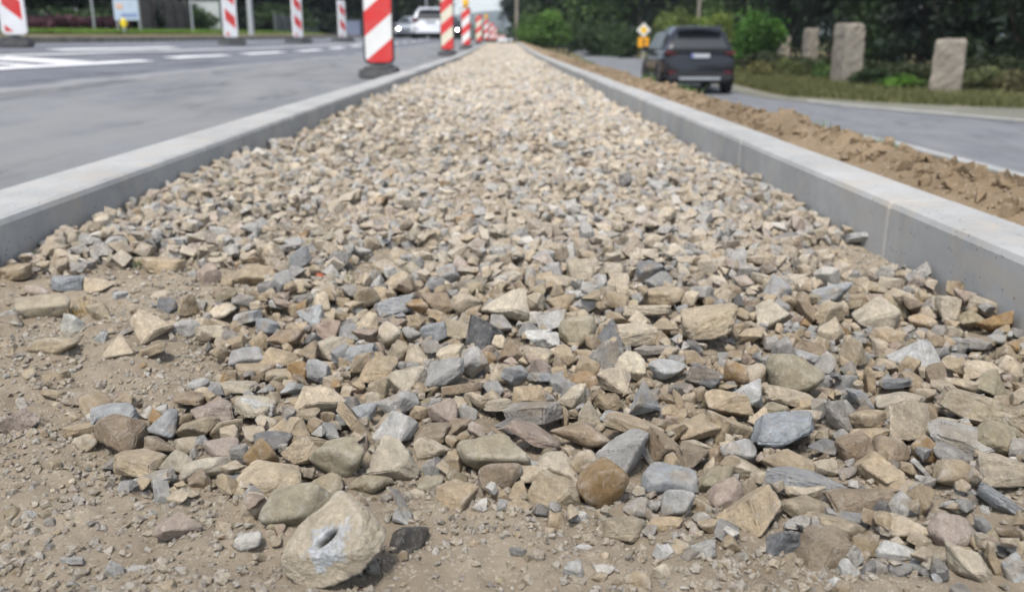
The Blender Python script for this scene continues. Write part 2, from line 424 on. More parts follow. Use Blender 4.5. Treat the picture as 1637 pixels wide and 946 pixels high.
grid_mesh('road', np.concatenate([np.arange(XF, -4.8, 0.8), np.arange(-4.8, -1.0, 0.38), [XL - KL + 0.001]]), np.concatenate([np.arange(-5, 60, 0.6), np.arange(60, 100, 4)]), lambda X, Y: z_road(X, Y) + 0.004 * n2(X, Y, 0.8, 4), M['asphalt'], kind='structure')
# road markings (each painted line is a sheet 4 mm above the asphalt)
def paint_strip(pts_l, pts_r):
    V = []; F = []
    for (xa, ya), (xb, yb) in zip(pts_l, pts_r):
        for x, y in ((xa, ya), (xb, yb)):
            V.append((x, y, float(z_road(x, y) + 0.004 * n2(np.array([x]), np.array([y]), 0.8, 4)[0]) + 0.006))
    for i in range(len(pts_l) - 1): F.append((2 * i, 2 * i + 1, 2 * i + 3, 2 * i + 2))
    return V, F
PV, PF = [], []
def stripe(x0, x1, y0, y1, dx=0.0):
    n = max(2, int((y1 - y0) / 0.6) + 1); yy = np.linspace(y0, y1, n)
    V, F = paint_strip([(x0 + dx * (y - y0), y) for y in yy], [(x1 + dx * (y - y0), y) for y in yy])
    k = len(PV); PV.extend(V); PF.extend([tuple(i + k for i in f) for f in F])
stripe(-3.34, -3.18, 3.0, 8.6)
for px0, px1, py in ((270, 160, (360, 133)), (390, 124, (450, 106)), (475, 98, (511, 87)), (529, 80, (550, 73)), (561, 69, (576, 64))):
    a, b = at_scale(px0, px1), at_scale(py[0], py[1])
    stripe(a[0] - 0.09, a[0] + 0.09, a[1], b[1], (b[0] - a[0]) / (b[1] - a[1]))
for y in np.arange(26, 70, 3.2): stripe(-3.55, -3.38, y, y + 1.8)
stripe(-4.14, -4.04, 7.0, 30)
stripe(-4.62, -4.42, 9.5, 13.0); 
for y in np.arange(14, 70, 6.0): stripe(-6.1, -5.95, y, y + 3)
# hatched island beside the solid line
stripe(-5.0, -3.36, 7.35, 7.75)
for y in np.arange(3.4, 7.2, 0.62): stripe(-4.95, -3.36, y, y + 0.26, 0)
me = bpy.data.meshes.new('road_marking'); me.from_pydata(PV, [], PF)
obj('road_marking', me, M['paint'], None, kind='structure')

def sh_w(y): return np.interp(y, [8, 14, 18.5, 22, 30], [3.0, 2.6, 1.3, 0.7, 0.5])
# side street with its kerb, the stony shoulder
yy = np.concatenate([np.arange(-4, 60, 1.0), np.arange(60, 120, 5)])
def ribbon(name, fl, fr, ys_, zf, mat, nx=6, **kw):
    V = []; 
    for y in ys_:
        l, r = float(fl(y)), float(fr(y))
        for i in range(nx): 
            x = l + (r - l) * i / (nx - 1); V.append((x, y, float(zf(x, y))))
    i = np.arange(len(ys_) * nx).reshape(-1, nx)
    F = np.stack([i[:-1, :-1], i[:-1, 1:], i[1:, 1:], i[1:, :-1]], -1).reshape(-1, 4)
    return obj(name, raw_mesh(name, V, F), mat, None, **kw)
ribbon('side_street', edge_l, edge_r, yy, lambda x, y: z_street(y), M['asphalt2'], kind='structure')
ribbon('gravel_shoulder', lambda y: edge_r(y) - 0.02, lambda y: edge_r(y) + sh_w(y), yy, lambda x, y: max(float(z_street(y)) + 0.012, float(terrain(x, y)) + 0.012), mat_dirt('shoulder_grit', (0.14, 0.14, 0.125), (0.24, 0.23, 0.20), (0.15, 0.16, 0.10), 0.12), nx=5, kind='structure')
mb = MB()
for i in range(24):
    y0, y1 = 3.0 + i * 1.0, 4.0 + i * 1.0 - 0.006
    if y1 > 15: break
    R_ = []
    for y in (y0, y1):
        x = float(edge_l(y)); z = float(z_street(y))
        R_.append([(x - 0.14, y, z - .15), (x - 0.14, y, z + .10), (x - 0.13, y, z + .11), (x - .01, y, z + .11), (x, y, z + .10), (x, y, z - .15)])
    mb.rings(R_)
mb.build('street_kerb', M['kerb'], None, kind='structure')
mb = MB()
for i in range(14):                       # pale far kerb of the junction
    y0, y1 = 6.0 + i, 7.0 + i - 0.006
    R_ = []
    for y in (y0, y1):
        x = float(edge_r(y)) + 0.02; z = float(z_street(y))
        R_.append([(x, y, z - .1), (x, y, z + .035), (x + .12, y, z + .045), (x + .15, y, z + .04), (x + .15, y, z - .1)])
    mb.rings(R_)
mb.build('street_kerb', M['kerb'], None, kind='structure')

# bank of loose soil heaped behind the right kerb
def z_soil(X, Y):
    u = (X - (XR + KR))
    g = grade(Y)
    crest = 0.11 + 0.03 * n2(X * 0, Y, 1.1, 31)
    h = 0.100 + 0.024 * sstep(0, 0.14, u)
    fall = np.clip(u - crest, 0, 4)
    z = h - 0.29 * fall - 0.06 * np.clip(fall, 0, 0.6) + g
    amp = sstep(0.0, 0.12, u)
    z = z + amp * (0.018 * n2(X, Y, 5, 21) + 0.013 * np.maximum(n2(X, Y, 13, 22), -0.2) + 0.010 * n2(X, Y, 33, 23)) + 0.004 * n2(X, Y, 90, 24) * amp
    z = z - 0.012 * (1 - amp) 
    return np.maximum(z, terrain(X, Y) - 0.05)
grid_mesh('soil', np.concatenate([np.arange(XR + KR + 0.001, 1.5, 0.012), np.arange(1.5, 3.4, 0.05)]), np.concatenate([np.arange(0.9, 6, 0.016), np.arange(6, 14, 0.04), np.arange(14, Y_END, 0.16)]), z_soil, M['soil'], kind='structure')
# ================================================================== stones
def ico(level):
    b = bmesh.new(); bmesh.ops.create_icosphere(b, subdivisions=level, radius=1.0)
    b.verts.ensure_lookup_table()
    V = np.array([v.co[:] for v in b.verts]); F = np.array([[v.index for v in f.verts] for f in b.faces]); b.free()
    return V / np.linalg.norm(V, axis=1, keepdims=True), F
ICO = {k: ico(k) for k in (1, 2, 3, 4, 5, 6)}
def unit(v): v = np.asarray(v, float); return v / np.linalg.norm(v, axis=-1, keepdims=True)
def rotm(ax, ay, az):
    cx, sx, cy, sy, cz, sz = math.cos(ax), math.sin(ax), math.cos(ay), math.sin(ay), math.cos(az), math.sin(az)
    Rx = np.array([[1, 0, 0], [0, cx, -sx], [0, sx, cx]]); Ry = np.array([[cy, 0, sy], [0, 1, 0], [-sy, 0, cy]]); Rz = np.array([[cz, -sz, 0], [sz, cz, 0], [0, 0, 1]])
    return Rz @ Ry @ Rx
def hull_planes(pts):
    b = bmesh.new()
    for p in pts: b.verts.new(p)
    bmesh.ops.convex_hull(b, input=list(b.verts))
    N, d = [], []
    for f in b.faces:
        f.normal_update(); n = np.array(f.normal); q = float(n @ np.array(f.verts[0].co))
        if q < 0: n, q = -n, -q
        if q > 0.03: N.append(n); d.append(q)
    b.free()
    return np.array(N), np.array(d)
def hull_mesh(kind, r, bevel):
    N, d, pts = rock_planes(kind, r)
    b = bmesh.new()
    for p in pts: b.verts.new(p)
    o = bmesh.ops.convex_hull(b, input=list(b.verts))
    bmesh.ops.delete(b, geom=[v for v in b.verts if not v.link_faces], context='VERTS')
    if bevel:
        bmesh.ops.dissolve_limit(b, angle_limit=R(9), verts=list(b.verts), edges=list(b.edges))
        bmesh.ops.bevel(b, geom=list(b.edges), offset=bevel, segments=1, affect='EDGES')
    bmesh.ops.triangulate(b, faces=list(b.faces)); b.normal_update()
    b.verts.index_update()
    P = np.array([v.co[:] for v in b.verts]); F = np.array([[v.index for v in f.verts] for f in b.faces]); b.free()
    mn, mx = P.min(0), P.max(0)
    return (P - (mn + mx) / 2) / ((mx - mn) / 2), F
def rock_planes(kind, r):
    if kind == 'r':
        pts = unit(r.normal(size=(16, 3))) * r.uniform(.85, 1.05, (16, 1))
    elif kind == 'a':
        pts = [np.array([x, y, z]) * (1 + r.normal(size=3) * 0.05) + r.normal(size=3) * 0.23 for x in (-.7, .7) for y in (-.7, .7) for z in (-.7, .7)]
        if r.random() < .5: pts = pts[:7]
        pts += list(unit(r.normal(size=(2, 3))) * 0.98)
    elif kind == 'w':
        m = int(r.integers(4, 6)); ph = r.uniform(0, 6.28)
        pts = [np.array([math.cos(ph + k * 6.283 / m), math.sin(ph + k * 6.283 / m), -0.75]) + r.normal(size=3) * 0.17 for k in range(m)]
        t0 = r.normal(size=3) * 0.2; t1 = r.normal(size=3) * 0.35
        pts += [np.array([t0[0] + 0.3, t0[1], 0.9]), np.array([t1[0] - 0.3, t1[1], 0.75])]
    else:
        m = int(r.integers(5, 8)); ph = r.uniform(0, 6.28)
        pts = []
        for k in range(m):
            an = ph + k * 6.283 / m + r.normal() * 0.2; q = r.uniform(0.8, 1.1); i_ = r.uniform(0.72, 1.0); j_ = r.uniform(0.72, 1.0)
            pts += [np.array([math.cos(an) * q * i_, math.sin(an) * q * i_, 0.7 + r.normal() * 0.12]), np.array([math.cos(an) * q * j_, math.sin(an) * q * j_, -0.7 + r.normal() * 0.12])]
    pts = np.array(pts); pts = pts - pts.mean(0)
    if kind != 'f': pts = pts @ rotm(r.normal() * .3, r.normal() * .3, r.uniform(0, 6.28)).T
    return (*hull_planes(pts), pts)
def crushed(kind, r, fine=True):
    """broken block with true flat faces, narrow worn edges and fracture relief"""
    _, _, pts = rock_planes(kind, r)
    for k in range(int(r.integers(2, 5))):            # knock a few corners off
        b = bmesh.new()
        for p in pts: b.verts.new(p)
        bmesh.ops.convex_hull(b, input=list(b.verts))
        bmesh.ops.delete(b, geom=[v for v in b.verts if not v.link_faces], context='VERTS')
        n = unit(r.normal(size=3)); V = np.array([v.co[:] for v in b.verts]); dd = V @ n
        co = n * (dd.max() - (dd.max() - dd.min()) * r.uniform(.08, .2))
        bmesh.ops.bisect_plane(b, geom=list(b.verts) + list(b.edges) + list(b.faces), plane_co=co, plane_no=n, clear_outer=True)
        pts = np.array([v.co[:] for v in b.verts]); b.free()
    b = bmesh.new()
    for p in pts: b.verts.new(p)
    bmesh.ops.convex_hull(b, input=list(b.verts))
    bmesh.ops.delete(b, geom=[v for v in b.verts if not v.link_faces], context='VERTS')
    bmesh.ops.remove_doubles(b, verts=list(b.verts), dist=0.06)
    bmesh.ops.dissolve_limit(b, angle_limit=R(8), verts=list(b.verts), edges=list(b.edges))
    bmesh.ops.bevel(b, geom=list(b.edges), offset=0.045 if fine else 0.06, segments=2 if fine else 1, affect='EDGES')
    bmesh.ops.triangulate(b, faces=list(b.faces))
    for lim in ((0.5, 0.26, 0.14, 0.085) if fine else (0.5, 0.3)):
        es = [e for e in b.edges if e.calc_length() > lim]
        if es:
            bmesh.ops.subdivide_edges(b, edges=es, cuts=1); bmesh.ops.triangulate(b, faces=[f for f in b.faces if len(f.verts) > 3])
    b.normal_update(); b.verts.index_update()
    P = np.array([v.co[:] for v in b.verts]); Nn = np.array([v.normal[:] for v in b.verts]); F = np.array([[v.index for v in f.verts] for f in b.faces]); b.free()
    o = r.uniform(-50, 50, 3)
    st = unit(r.normal(size=3)); lay = np.outer(P @ st, st) * 2.2 + P + o      # relief drawn out along one bedding direction
    dsp = 0.030 * vnoise(P + o, 1.7, 5) + 0.022 * vnoise(lay, 3.1, 6)
    if fine: dsp = dsp + 0.014 * vnoise(lay, 7, 7) + 0.009 * vnoise(P + o, 15, 8)
    P = P + Nn * dsp[:, None]
    mn, mx = P.min(0), P.max(0)
    return (P - (mn + mx) / 2) / ((mx - mn) / 2), F
def rock(kind, lev, r, rough=1.0, sharp=9):
    """unit-box stone: slightly worn hull of a broken block, with fracture noise"""
    D, F = ICO[lev]
    if kind == 'r':
        N = unit(r.normal(size=(11, 3))); d = r.uniform(0.84, 1.02, 11) if sharp < 12 else r.uniform(0.74, 1.0, 11); p = sharp
    else:
        N, d, _ = rock_planes(kind, r); p = 130 if lev >= 4 else 50
        cn = unit(r.normal(size=(5, 3))); sup_ = np.array([max(1e-3, 1.0) for _k in cn])
        cd = [float(np.quantile((D * (1 / np.max(np.maximum(D @ N.T, 1e-6) / d, axis=1))[:, None]) @ c_, 0.985)) for c_ in cn]
        N = np.vstack([N, cn]); d = np.concatenate([d, np.array(cd) * r.uniform(.82, .97, 5)])
    q = np.maximum(D @ N.T, 0) / d
    rad = np.sum(q ** p, axis=1) ** (-1.0 / p)
    rad = np.minimum(rad, 1.9)
    P = D * rad[:, None]
    if lev >= 2:
        o = r.uniform(-50, 50, 3)
        a1 = 0.014 if kind != 'r' else 0.05
        P = P * (1 + rough * (a1 * vnoise(P + o, 2.1, 5) - 0.040 * np.maximum(0.35 - np.abs(vnoise(P + o, 2.9, 16)), 0) + 0.016 * vnoise(P + o, 5.5, 6)))[:, None]
        if lev >= 3:
            P = P * (1 + rough * 0.013 * vnoise(P + o, 11, 7))[:, None]
        if lev >= 4:
            P = P * (1 + rough * (0.013 * vnoise(P + o, 17, 8) + 0.011 * vnoise(P + o, 33, 9)))[:, None]
    mn, mx = P.min(0), P.max(0)
    return (P - (mn + mx) / 2) / ((mx - mn) / 2)
TINT = dict(t=(0.44, 0.355, 0.24), c=(0.55, 0.475, 0.36), g=(0.32, 0.31, 0.295), b=(0.33, 0.345, 0.36), d=(0.20, 0.205, 0.215), n=(0.29, 0.225, 0.155),
            o=(0.38, 0.245, 0.105), p=(0.41, 0.325, 0.27), w=(0.66, 0.65, 0.62), v=(0.36, 0.315, 0.215), l=(0.45, 0.455, 0.45), k=(0.06, 0.06, 0.062), x=(0.55, 0.14, 0.06))
for _k in TINT:
    if _k != 'x':
        _a = np.array(TINT[_k]); _l = float(_a.mean()); TINT[_k] = tuple(np.clip((_a * 0.92 + _l * 0.08) * 1.08, 0, .8))
CW = dict(t='tan', c='cream', g='grey', b='blue-grey', d='dark slate', n='brown', o='golden brown', p='pinkish', w='white', v='olive tan', l='pale grey', k='black', x='red')
SW = dict(a='blocky', r='rounded', f='flat', w='wedge-shaped')
# surveyed stones: tile, centre and size read in that tile, colour, shape, tilt; a phrase where the stone is a landmark
TILES = dict(A=(0, 640, 2.923), B=(540, 620, 2.902), C=(1077, 620, 2.902), D=(540, 380, 2.923), E=(1077, 380, 2.923), F=(0, 380, 2.923))
SURVEY = '''
A 90 105 215 200 p f -35|the big pinkish slab at the left edge
A 525 75 225 100 b f -8|the pale blue-grey slab on bare dirt
A 755 125 140 120 b w 0|the blue-grey pyramid on the left
A 560 190 240 170 n a 15|the jagged brown block on the left
A 385 145 190 60 t f -8
A 410 205 110 85 t r 0
A 920 145 190 105 t a -8
A 1075 130 200 130 t a -22
A 1000 60 190 100 p f -10
A 1195 35 175 85 c f 5
A 760 205 150 75 n r 8
A 885 215 105 75 t r 0
A 650 305 230 130 t f 5
A 720 390 215 105 l a -8|the pale grey bar on the left dirt
A 830 290 140 100 c a 15
A 960 320 225 112 c r -10
A 1035 230 190 100 p r 10
A 1225 260 145 155 o r 5|the upright orange-brown stone
A 1270 200 180 110 d a 5
A 1120 300 100 115 g a 10
A 1065 410 110 175 t a 8
A 1250 410 310 165 t a -5|the long tan block left of the boulder
A 1410 505 290 220 v r 5|the rough olive stone left of the boulder
A 1575 290 240 190 v r 0|the rough olive lump behind the boulder
A 1410 270 150 125 c a -15
A 1455 200 190 70 t f 5
A 1517 412 175 110 v r 0
A 830 595 205 120 p a 0|the pinkish brick-like stone on bare dirt
A 1160 665 115 80 w r 0
A 535 790 80 75 l w 0
A 635 782 120 35 l f -3
A 750 787 60 45 c f 0
A 810 865 140 65 t f -10
A 350 748 75 40 l f 5
A 337 860 50 40 g r 0
A 345 413 55 45 p r 0
A 845 800 60 40 l a 0
A 140 535 75 45 l w 0
A 1245 105 95 60 c r 25
A 1375 130 150 100 t a 0
A 1420 75 150 60 t f -5
A 1535 108 125 35 g f 0
A 1545 155 120 75 b a 10
A 1277 597 60 45 v r 0
B 100 195 150 230 t f 55|the upright leaning tan slab
B 265 180 225 160 l a 0|the grey-flecked block behind the olive lump
B 275 80 190 95 l a -10
B 125 125 110 90 b w 0
B 45 100 110 85 d a -5
B 162 60 80 90 c a 15
B 380 130 95 110 t a 10
B 490 130 130 110 p a -8
B 600 130 95 90 g r 0
B 647 193 78 85 p r 0|the egg-shaped pebble in the middle
B 450 205 190 90 n a -5
B 740 135 165 75 c f -5
B 725 45 85 58 t r 0
B 650 60 95 60 c a 12
B 885 40 150 90 t a 5
B 905 120 260 110 g f -3|the long grey-brown slab in the middle
B 895 228 350 110 p f 22|the long pinkish slab in the middle
B 1130 225 260 130 n r 5
B 1052 135 52 110 t a 85
B 1175 120 110 120 c w 0
B 1100 45 140 110 c a 15
B 1255 55 130 80 t w 0
B 1420 75 150 150 b w 0|the grey obelisk-shaped stone
B 1290 140 140 60 l f 8
B 1370 180 260 80 t f 15
B 1590 80 85 150 t a 65
B 1575 215 120 80 t a -15
B 1315 320 215 200 l a 12|the big pale grey block in front
B 1430 320 110 160 g f 60
B 1505 290 180 140 n a 20
B 1220 485 210 205 o r 15|the rough golden brown stone
B 1005 490 265 180 t a 5|the smooth squarish tan stone
B 755 435 185 160 n r 0|the round brown stone in the middle
B 735 320 340 190 v r 0|the lumpy lump of old mortar
B 440 275 170 105 c a -10
B 275 360 215 165 c a 20|the cream stone with a hollow top
B 440 375 115 120 g f 70
B 585 505 250 160 t a -15|the cracked tan-brown block
B 660 558 65 70 w a 0
B 830 540 140 75 t w 0
B 290 545 110 140 g a -35
B 300 610 90 60 l a 0
B 330 700 180 130 k a -8|the black crumbling stone beside the boulder
B 372 497 72 50 c r 0
B 1025 360 190 110 c a 8
B 1140 350 110 160 t r 10
B 1320 655 175 130 t f 10|the flat tan disc on the dirt
B 1390 565 125 90 l r 0
B 1120 600 90 50 w a 0
B 1535 435 240 145 b r -5|the large smooth grey stone on the right
B 1570 548 150 155 l r 0|the round pale grey disc
B 1530 635 190 75 t f 5
B 1435 665 75 42 w a 0
B 1508 772 92 75 w a 10|the white chip on the dirt
B 850 768 110 45 g f 8
B 1090 855 90 75 l a 0
B 1235 845 100 62 w r 0
B 1500 865 85 65 c a 0
B 1390 890 120 80 t r 0
B 150 455 180 105 v r 0
B 1590 745 90 65 t r 0
B 430 450 120 80 v r 0
B 905 375 80 55 l a 0
B 540 345 90 100 t a 10
B 855 465 60 90 g f 70
B 1145 735 85 30 w f 0
C 495 235 290 190 b a -4|the big blue-grey block on the right
C 690 285 150 90 d w 0
C 250 205 200 130 t a 15
C 95 195 200 110 t a -20
C 100 270 140 80 c a -10
C 65 340 150 140 n a 15
C 175 315 95 70 n a 0
C 300 290 180 110 l r 10
C 345 395 190 100 c a 10
C 155 375 90 75 c w 0
C 255 85 215 115 t a 18
C 335 45 160 110 l a 0
C 480 115 135 65 v f 0
C 530 45 240 80 c f 15
C 605 140 160 160 c a 35
C 400 150 100 85 c w 0
C 685 100 95 90 b a -25
C 768 130 145 125 g w 0|the grey-tan pyramid on the right
C 860 50 130 120 b a 40
C 905 155 165 100 t r -5
C 1055 65 230 95 c r -8
C 1095 180 205 210 c a -15|the tall cream-yellow stone
C 1255 165 150 50 c f 5
C 1410 110 360 150 t f 22|the largest long tan slab on the right
C 1475 240 190 130 v a 10
C 1345 250 310 110 l f 15|the pale grey bar on the right
C 1600 295 110 120 g a 20
C 1300 315 190 90 g r 10
C 1165 305 110 130 o r -30
C 1305 420 225 120 t r 2|the smooth oval tan stone
C 1510 410 245 165 c a 12|the big cream-tan stone at the right edge
C 1160 415 150 55 w f 45
C 1010 305 165 130 n r 10
C 905 222 175 62 t f -5
C 780 215 95 55 g r 0
C 697 215 72 45 t a 0
C 840 310 170 130 n a -15
C 935 395 225 150 t a -8|the square-faced tan block
C 800 400 90 50 g a 0
C 705 370 110 80 c a 5
C 545 360 280 100 t a 10
C 600 450 380 140 b f 12|the broad grey slab under the tan ones
C 600 487 190 95 c a 2
C 855 522 345 130 n a 3|the long brown-grey block on the right
C 200 440 140 130 v a 15
C 250 500 170 130 p a 10
C 360 600 290 190 t a -15|the big jagged yellow-brown stone
C 600 575 220 110 t a 5
C 745 655 290 125 t f 15
C 830 625 190 85 b f 10
C 520 705 175 150 d w 0|the dark slate wedge on the right
C 705 780 235 195 n a 10|the broad brown plate on the dirt
C 1050 650 260 120 c a 5
C 1020 760 175 92 w a 0|the jagged white stone
C 1060 560 110 100 l a 0
C 1150 525 155 175 t a -25
C 1025 455 120 85 t a 10
C 1290 675 190 165 p r 5|the round beige stone near the right corner
C 1475 640 240 185 t a 32
C 1505 540 235 185 b f 38|the leaning blue-grey slab at the right edge
C 1370 830 215 150 c a 12|the beige block in the right corner
C 1492 840 60 190 t f 62
C 1580 850 120 110 l a 0
C 160 750 180 105 l f -5|the pale flat stone on the right dirt
C 190 650 150 70 t r 5
C 805 845 100 75 l a -10
C 750 915 62 65 w r 0
C 1090 850 90 32 l f 0
C 1210 880 60 42 l a 0
C 875 790 70 60 t r 0
C 295 795 70 80 g f -50
C 1525 755 120 60 d f 25
C 1602 745 80 80 t r 0
C 30 740 70 55 t r 0
C 460 815 55 45 c a 0
C 1385 525 70 50 g f 20
C 922 700 58 48 n r 0
C 1310 545 120 50 l a 20
D 705 460 185 150 d w 10|the dark blue-grey triangle
D 290 205 145 100 t r 0|the round tan stone far back left
D 515 165 110 80 b w 0
D 495 230 80 50 c a 0
D 612 232 150 60 g f -12
D 300 100 120 90 t r 5
D 105 105 100 55 l r 0
D 920 85 120 60 l r 0
D 975 215 100 70 t a 15
D 1125 155 115 90 c a -15
D 1470 180 150 90 d a -15
D 1220 225 90 110 l a -20
D 1320 225 120 80 c a 15
D 1500 283 240 80 t r 0|the low tan dome
D 1450 345 220 48 c f 2
D 470 300 160 80 n a 0
D 605 325 145 100 c r 12
D 785 330 200 140 c w 10|the cream wedge in the back
D 720 315 80 90 g a 0
D 765 390 110 90 g w 0
D 990 385 150 85 l a 0
D 1125 425 170 130 v r -10|the upright olive-grey stone
D 963 475 155 90 w a 0
D 1275 455 140 110 d w 10
D 1400 455 205 75 c f 2
D 1480 510 180 34 g f -3
D 1240 555 155 120 g w 0
D 1372 605 155 110 c a 10
D 1540 618 170 100 l r 0
D 1560 545 70 65 t r 0
D 245 458 105 160 c r -10
D 135 400 110 80 c w 0
D 50 450 90 90 b w 0
D 75 545 200 70 b f -12
D 450 445 120 85 b f -15
D 568 440 150 90 t a 5
D 365 555 110 110 c w 0
D 280 545 105 110 t a 5
D 530 545 130 65 c f -15
D 491 635 180 130 g a 10|the grey block left of the middle
D 185 620 190 85 t a -8
D 325 665 180 110 c a -5
D 205 715 100 110 t a -20
D 635 590 130 140 l a 20
D 710 565 65 70 o r 0
D 800 555 110 110 n a -5
D 940 545 140 85 c f 10
D 940 610 105 100 p w 0
D 772 640 110 85 c a 10
D 830 670 120 110 b a -20
D 952 650 130 42 b f 5
D 1065 535 100 80 t a 0
D 1150 690 120 100 o r 5
D 1285 680 155 100 c a 5
D 590 705 200 48 n f -6
D 1120 275 110 60 w f 12
D 930 310 85 110 c a -5
D 1040 305 140 65 t a 0
D 1520 415 130 75 t w 0
D 1410 385 100 70 c a 0
D 265 315 190 105 b f -12
D 375 340 100 62 o r 8
D 460 365 90 48 t f 22
D 110 590 110 90 t a 0
D 345 455 90 65 g r 0
D 845 265 100 100 n a 0
D 1610 350 60 90 b a 0
D 130 465 120 60 p a 0
E 570 660 245 180 v r 8|the big smooth oval stone
E 170 435 240 175 t a -10|the jagged grey-tan stone
E 460 375 180 115 c w -8
E 950 370 220 145 c w 10|the pale tan triangle
E 1145 545 230 130 l w 8|the pale wedge in the back right
E 715 275 180 95 b w 0
E 490 250 120 110 b a 15
E 735 445 120 95 c a 0|the cream yellow cube
E 840 540 120 120 t a 0
E 995 475 140 90 t r 5
E 725 360 120 90 t a -10
E 620 350 110 150 n f 65
E 360 460 120 55 t a 0
E 140 650 180 108 d a 10
E 290 640 105 130 o r 10
E 390 645 105 130 c r 15
E 1450 630 180 75 c w 0
E 1320 605 120 80 t a 15
E 1150 135 160 80 g a 5
E 1110 95 100 60 o a -10
E 1480 340 210 60 c f 20
E 1510 395 150 60 o a -10
E 1390 390 110 70 v a 5
E 1325 250 90 115 t a -20
E 1285 340 120 90 c a 10
E 1165 390 110 65 t r 0
E 1300 450 95 70 c a -20
E 1222 495 85 95 t a 15
E 505 530 95 125 g a -10
E 640 500 140 90 n a 15
E 845 245 120 90 t w 0
E 918 245 110 55 l a 5
E 620 575 130 75 l a 15
E 460 65 120 48 l r 5
E 245 125 78 50 g r 0
E 180 95 100 58 t a -5
E 535 30 170 65 d a 10
E 890 30 150 50 l f 5
E 1595 510 90 50 o r 0
E 1510 485 90 52 l r 0
E 1410 515 150 48 g f 8
E 1105 615 110 85 t a 25
E 1225 640 105 110 n a 10
E 1030 705 150 38 d f -3
E 918 680 60 150 t f 80
E 1490 690 180 115 v w 5
E 1345 680 130 65 t r 25
E 1450 290 110 60 t r 0
F 205 328 220 85 t r 0|the long oval tan stone on the left
F 320 162 160 60 b f 5|the pale grey slab near the left kerb
F 460 222 140 65 c w 0
F 190 262 120 45 p r 5
F 335 410 110 105 w w 0
F 712 440 160 130 c w -5|the big cream cone on the left
F 598 425 110 90 g a -35
F 785 325 90 70 d w 0
F 560 525 160 95 c w 0
F 710 535 150 50 t f -20
F 473 470 65 52 l a 0
F 460 352 120 72 t a -3
F 870 430 130 70 l a -20
F 885 350 90 78 t w 0
F 1040 345 120 55 c r 0
F 1000 437 130 62 c a 0
F 1085 475 95 60 g f 25
F 965 500 80 60 n r 0
F 1035 525 100 50 t r 0
F 1155 370 130 45 l f -8
F 1250 415 110 60 b f 15
F 1165 550 160 105 b r -5|the round blue-grey stone in the back left
F 1305 570 180 90 t a 12
F 1325 490 160 78 n r 0
F 1190 622 180 60 t f 0
F 1290 645 110 55 t r -10
F 1390 635 88 80 o a 10|the amber brown stone
F 1370 705 110 65 l a 5
F 1460 380 110 85 l a -20
F 1540 440 105 108 p a 0
F 1550 515 150 85 c a -20
F 1435 540 90 80 n w 0
F 1600 555 95 85 b f -20
F 1490 625 120 85 l a 5
F 1105 695 180 55 c f 0
F 895 745 165 70 n f 3|the flat brown oval on the dirt
F 927 685 90 48 l r 0
F 1200 790 170 88 w f 8|the white-topped flat stone
F 1490 765 255 115 c a -8|the large cream stone above the olive lump
F 1405 112 120 95 b a -30|the blue-grey stone by the brick chip
F 1205 155 220 70 t a 5
F 1065 162 60 55 t a 0
F 975 138 110 105 p a 0
F 800 35 130 38 l f 0
F 680 50 90 60 g a -30
F 540 30 110 55 l a 0
F 430 25 120 48 b r 0
F 390 70 100 32 b f 0
F 760 98 180 45 t f 5
F 1200 100 80 60 b w 0
F 250 505 220 65 t r -5
F 131 637 70 48 t r 0
F 255 647 120 50 t f -10
F 345 765 90 48 n r 0
F 250 732 140 45 t f 5
F 50 360 90 28 l f -20
F 745 275 95 48 c r 0
F 562 257 70 24 l f 0
F 65 390 110 50 n r 5
F 1300 312 80 45 l f 0
F 20 68 130 60 t r 0
F 60 125 200 42 t f -8
F 1505 180 52 24 x f 0
'''
HM_X0, HM_Y0, HM_R = XL, 0.45, 0.0028
HM_NX, HM_NY = int((XR - XL) / HM_R), int((2.75 - 0.45) / HM_R)
gx = HM_X0 + (np.arange(HM_NX) + .5) * HM_R; gy = HM_Y0 + (np.arange(HM_NY) + .5) * HM_R
GX, GY = np.meshgrid(gx, gy)
H = z_dirt(GX, GY); BASE = H.copy()
TAKEN = np.zeros(H.shape, bool)
def inpoly(px, py, poly):
    c = np.zeros(np.shape(px), bool); n = len(poly)
    for i in range(n):
        x0, y0 = poly[i]; x1, y1 = poly[(i + 1) % n]
        if y0 == y1: continue
        c ^= ((y0 > py) != (y1 > py)) & (px < (x1 - x0) * (py - y0) / (y1 - y0) + x0)
    return c
BARE = [[(-400, 425), (120, 440), (260, 425), (420, 440), (445, 478), (300, 505), (330, 560), (370, 600), (285, 640), (150, 660), (150, 740), (200, 790), (350, 815), (440, 835), (460, 1200), (-900, 1300)],
        [(420, 810), (620, 765), (700, 800), (830, 820), (960, 850), (1040, 862), (1180, 880), (1330, 915), (1500, 925), (1700, 950), (2200, 1300), (300, 1300)],
        [(1280, 395), (1370, 392), (1440, 425), (1430, 452), (1340, 440)], [(640, 430), (560, 470), (540, 460), (600, 400), (700, 395)], [(700, 660), (840, 672), (860, 700), (760, 700)]]
PX, PY = project(GX, GY, BASE)
BMASK = np.zeros(H.shape, bool)
for pl in BARE: BMASK |= inpoly(PX, PY, pl)
def cell(x, y): return int((y - HM_Y0) / HM_R), int((x - HM_X0) / HM_R)
def is_bare(x, y):
    i, j = cell(x, y)
    return bool(BMASK[i, j]) if 0 <= i < HM_NY and 0 <= j < HM_NX else False
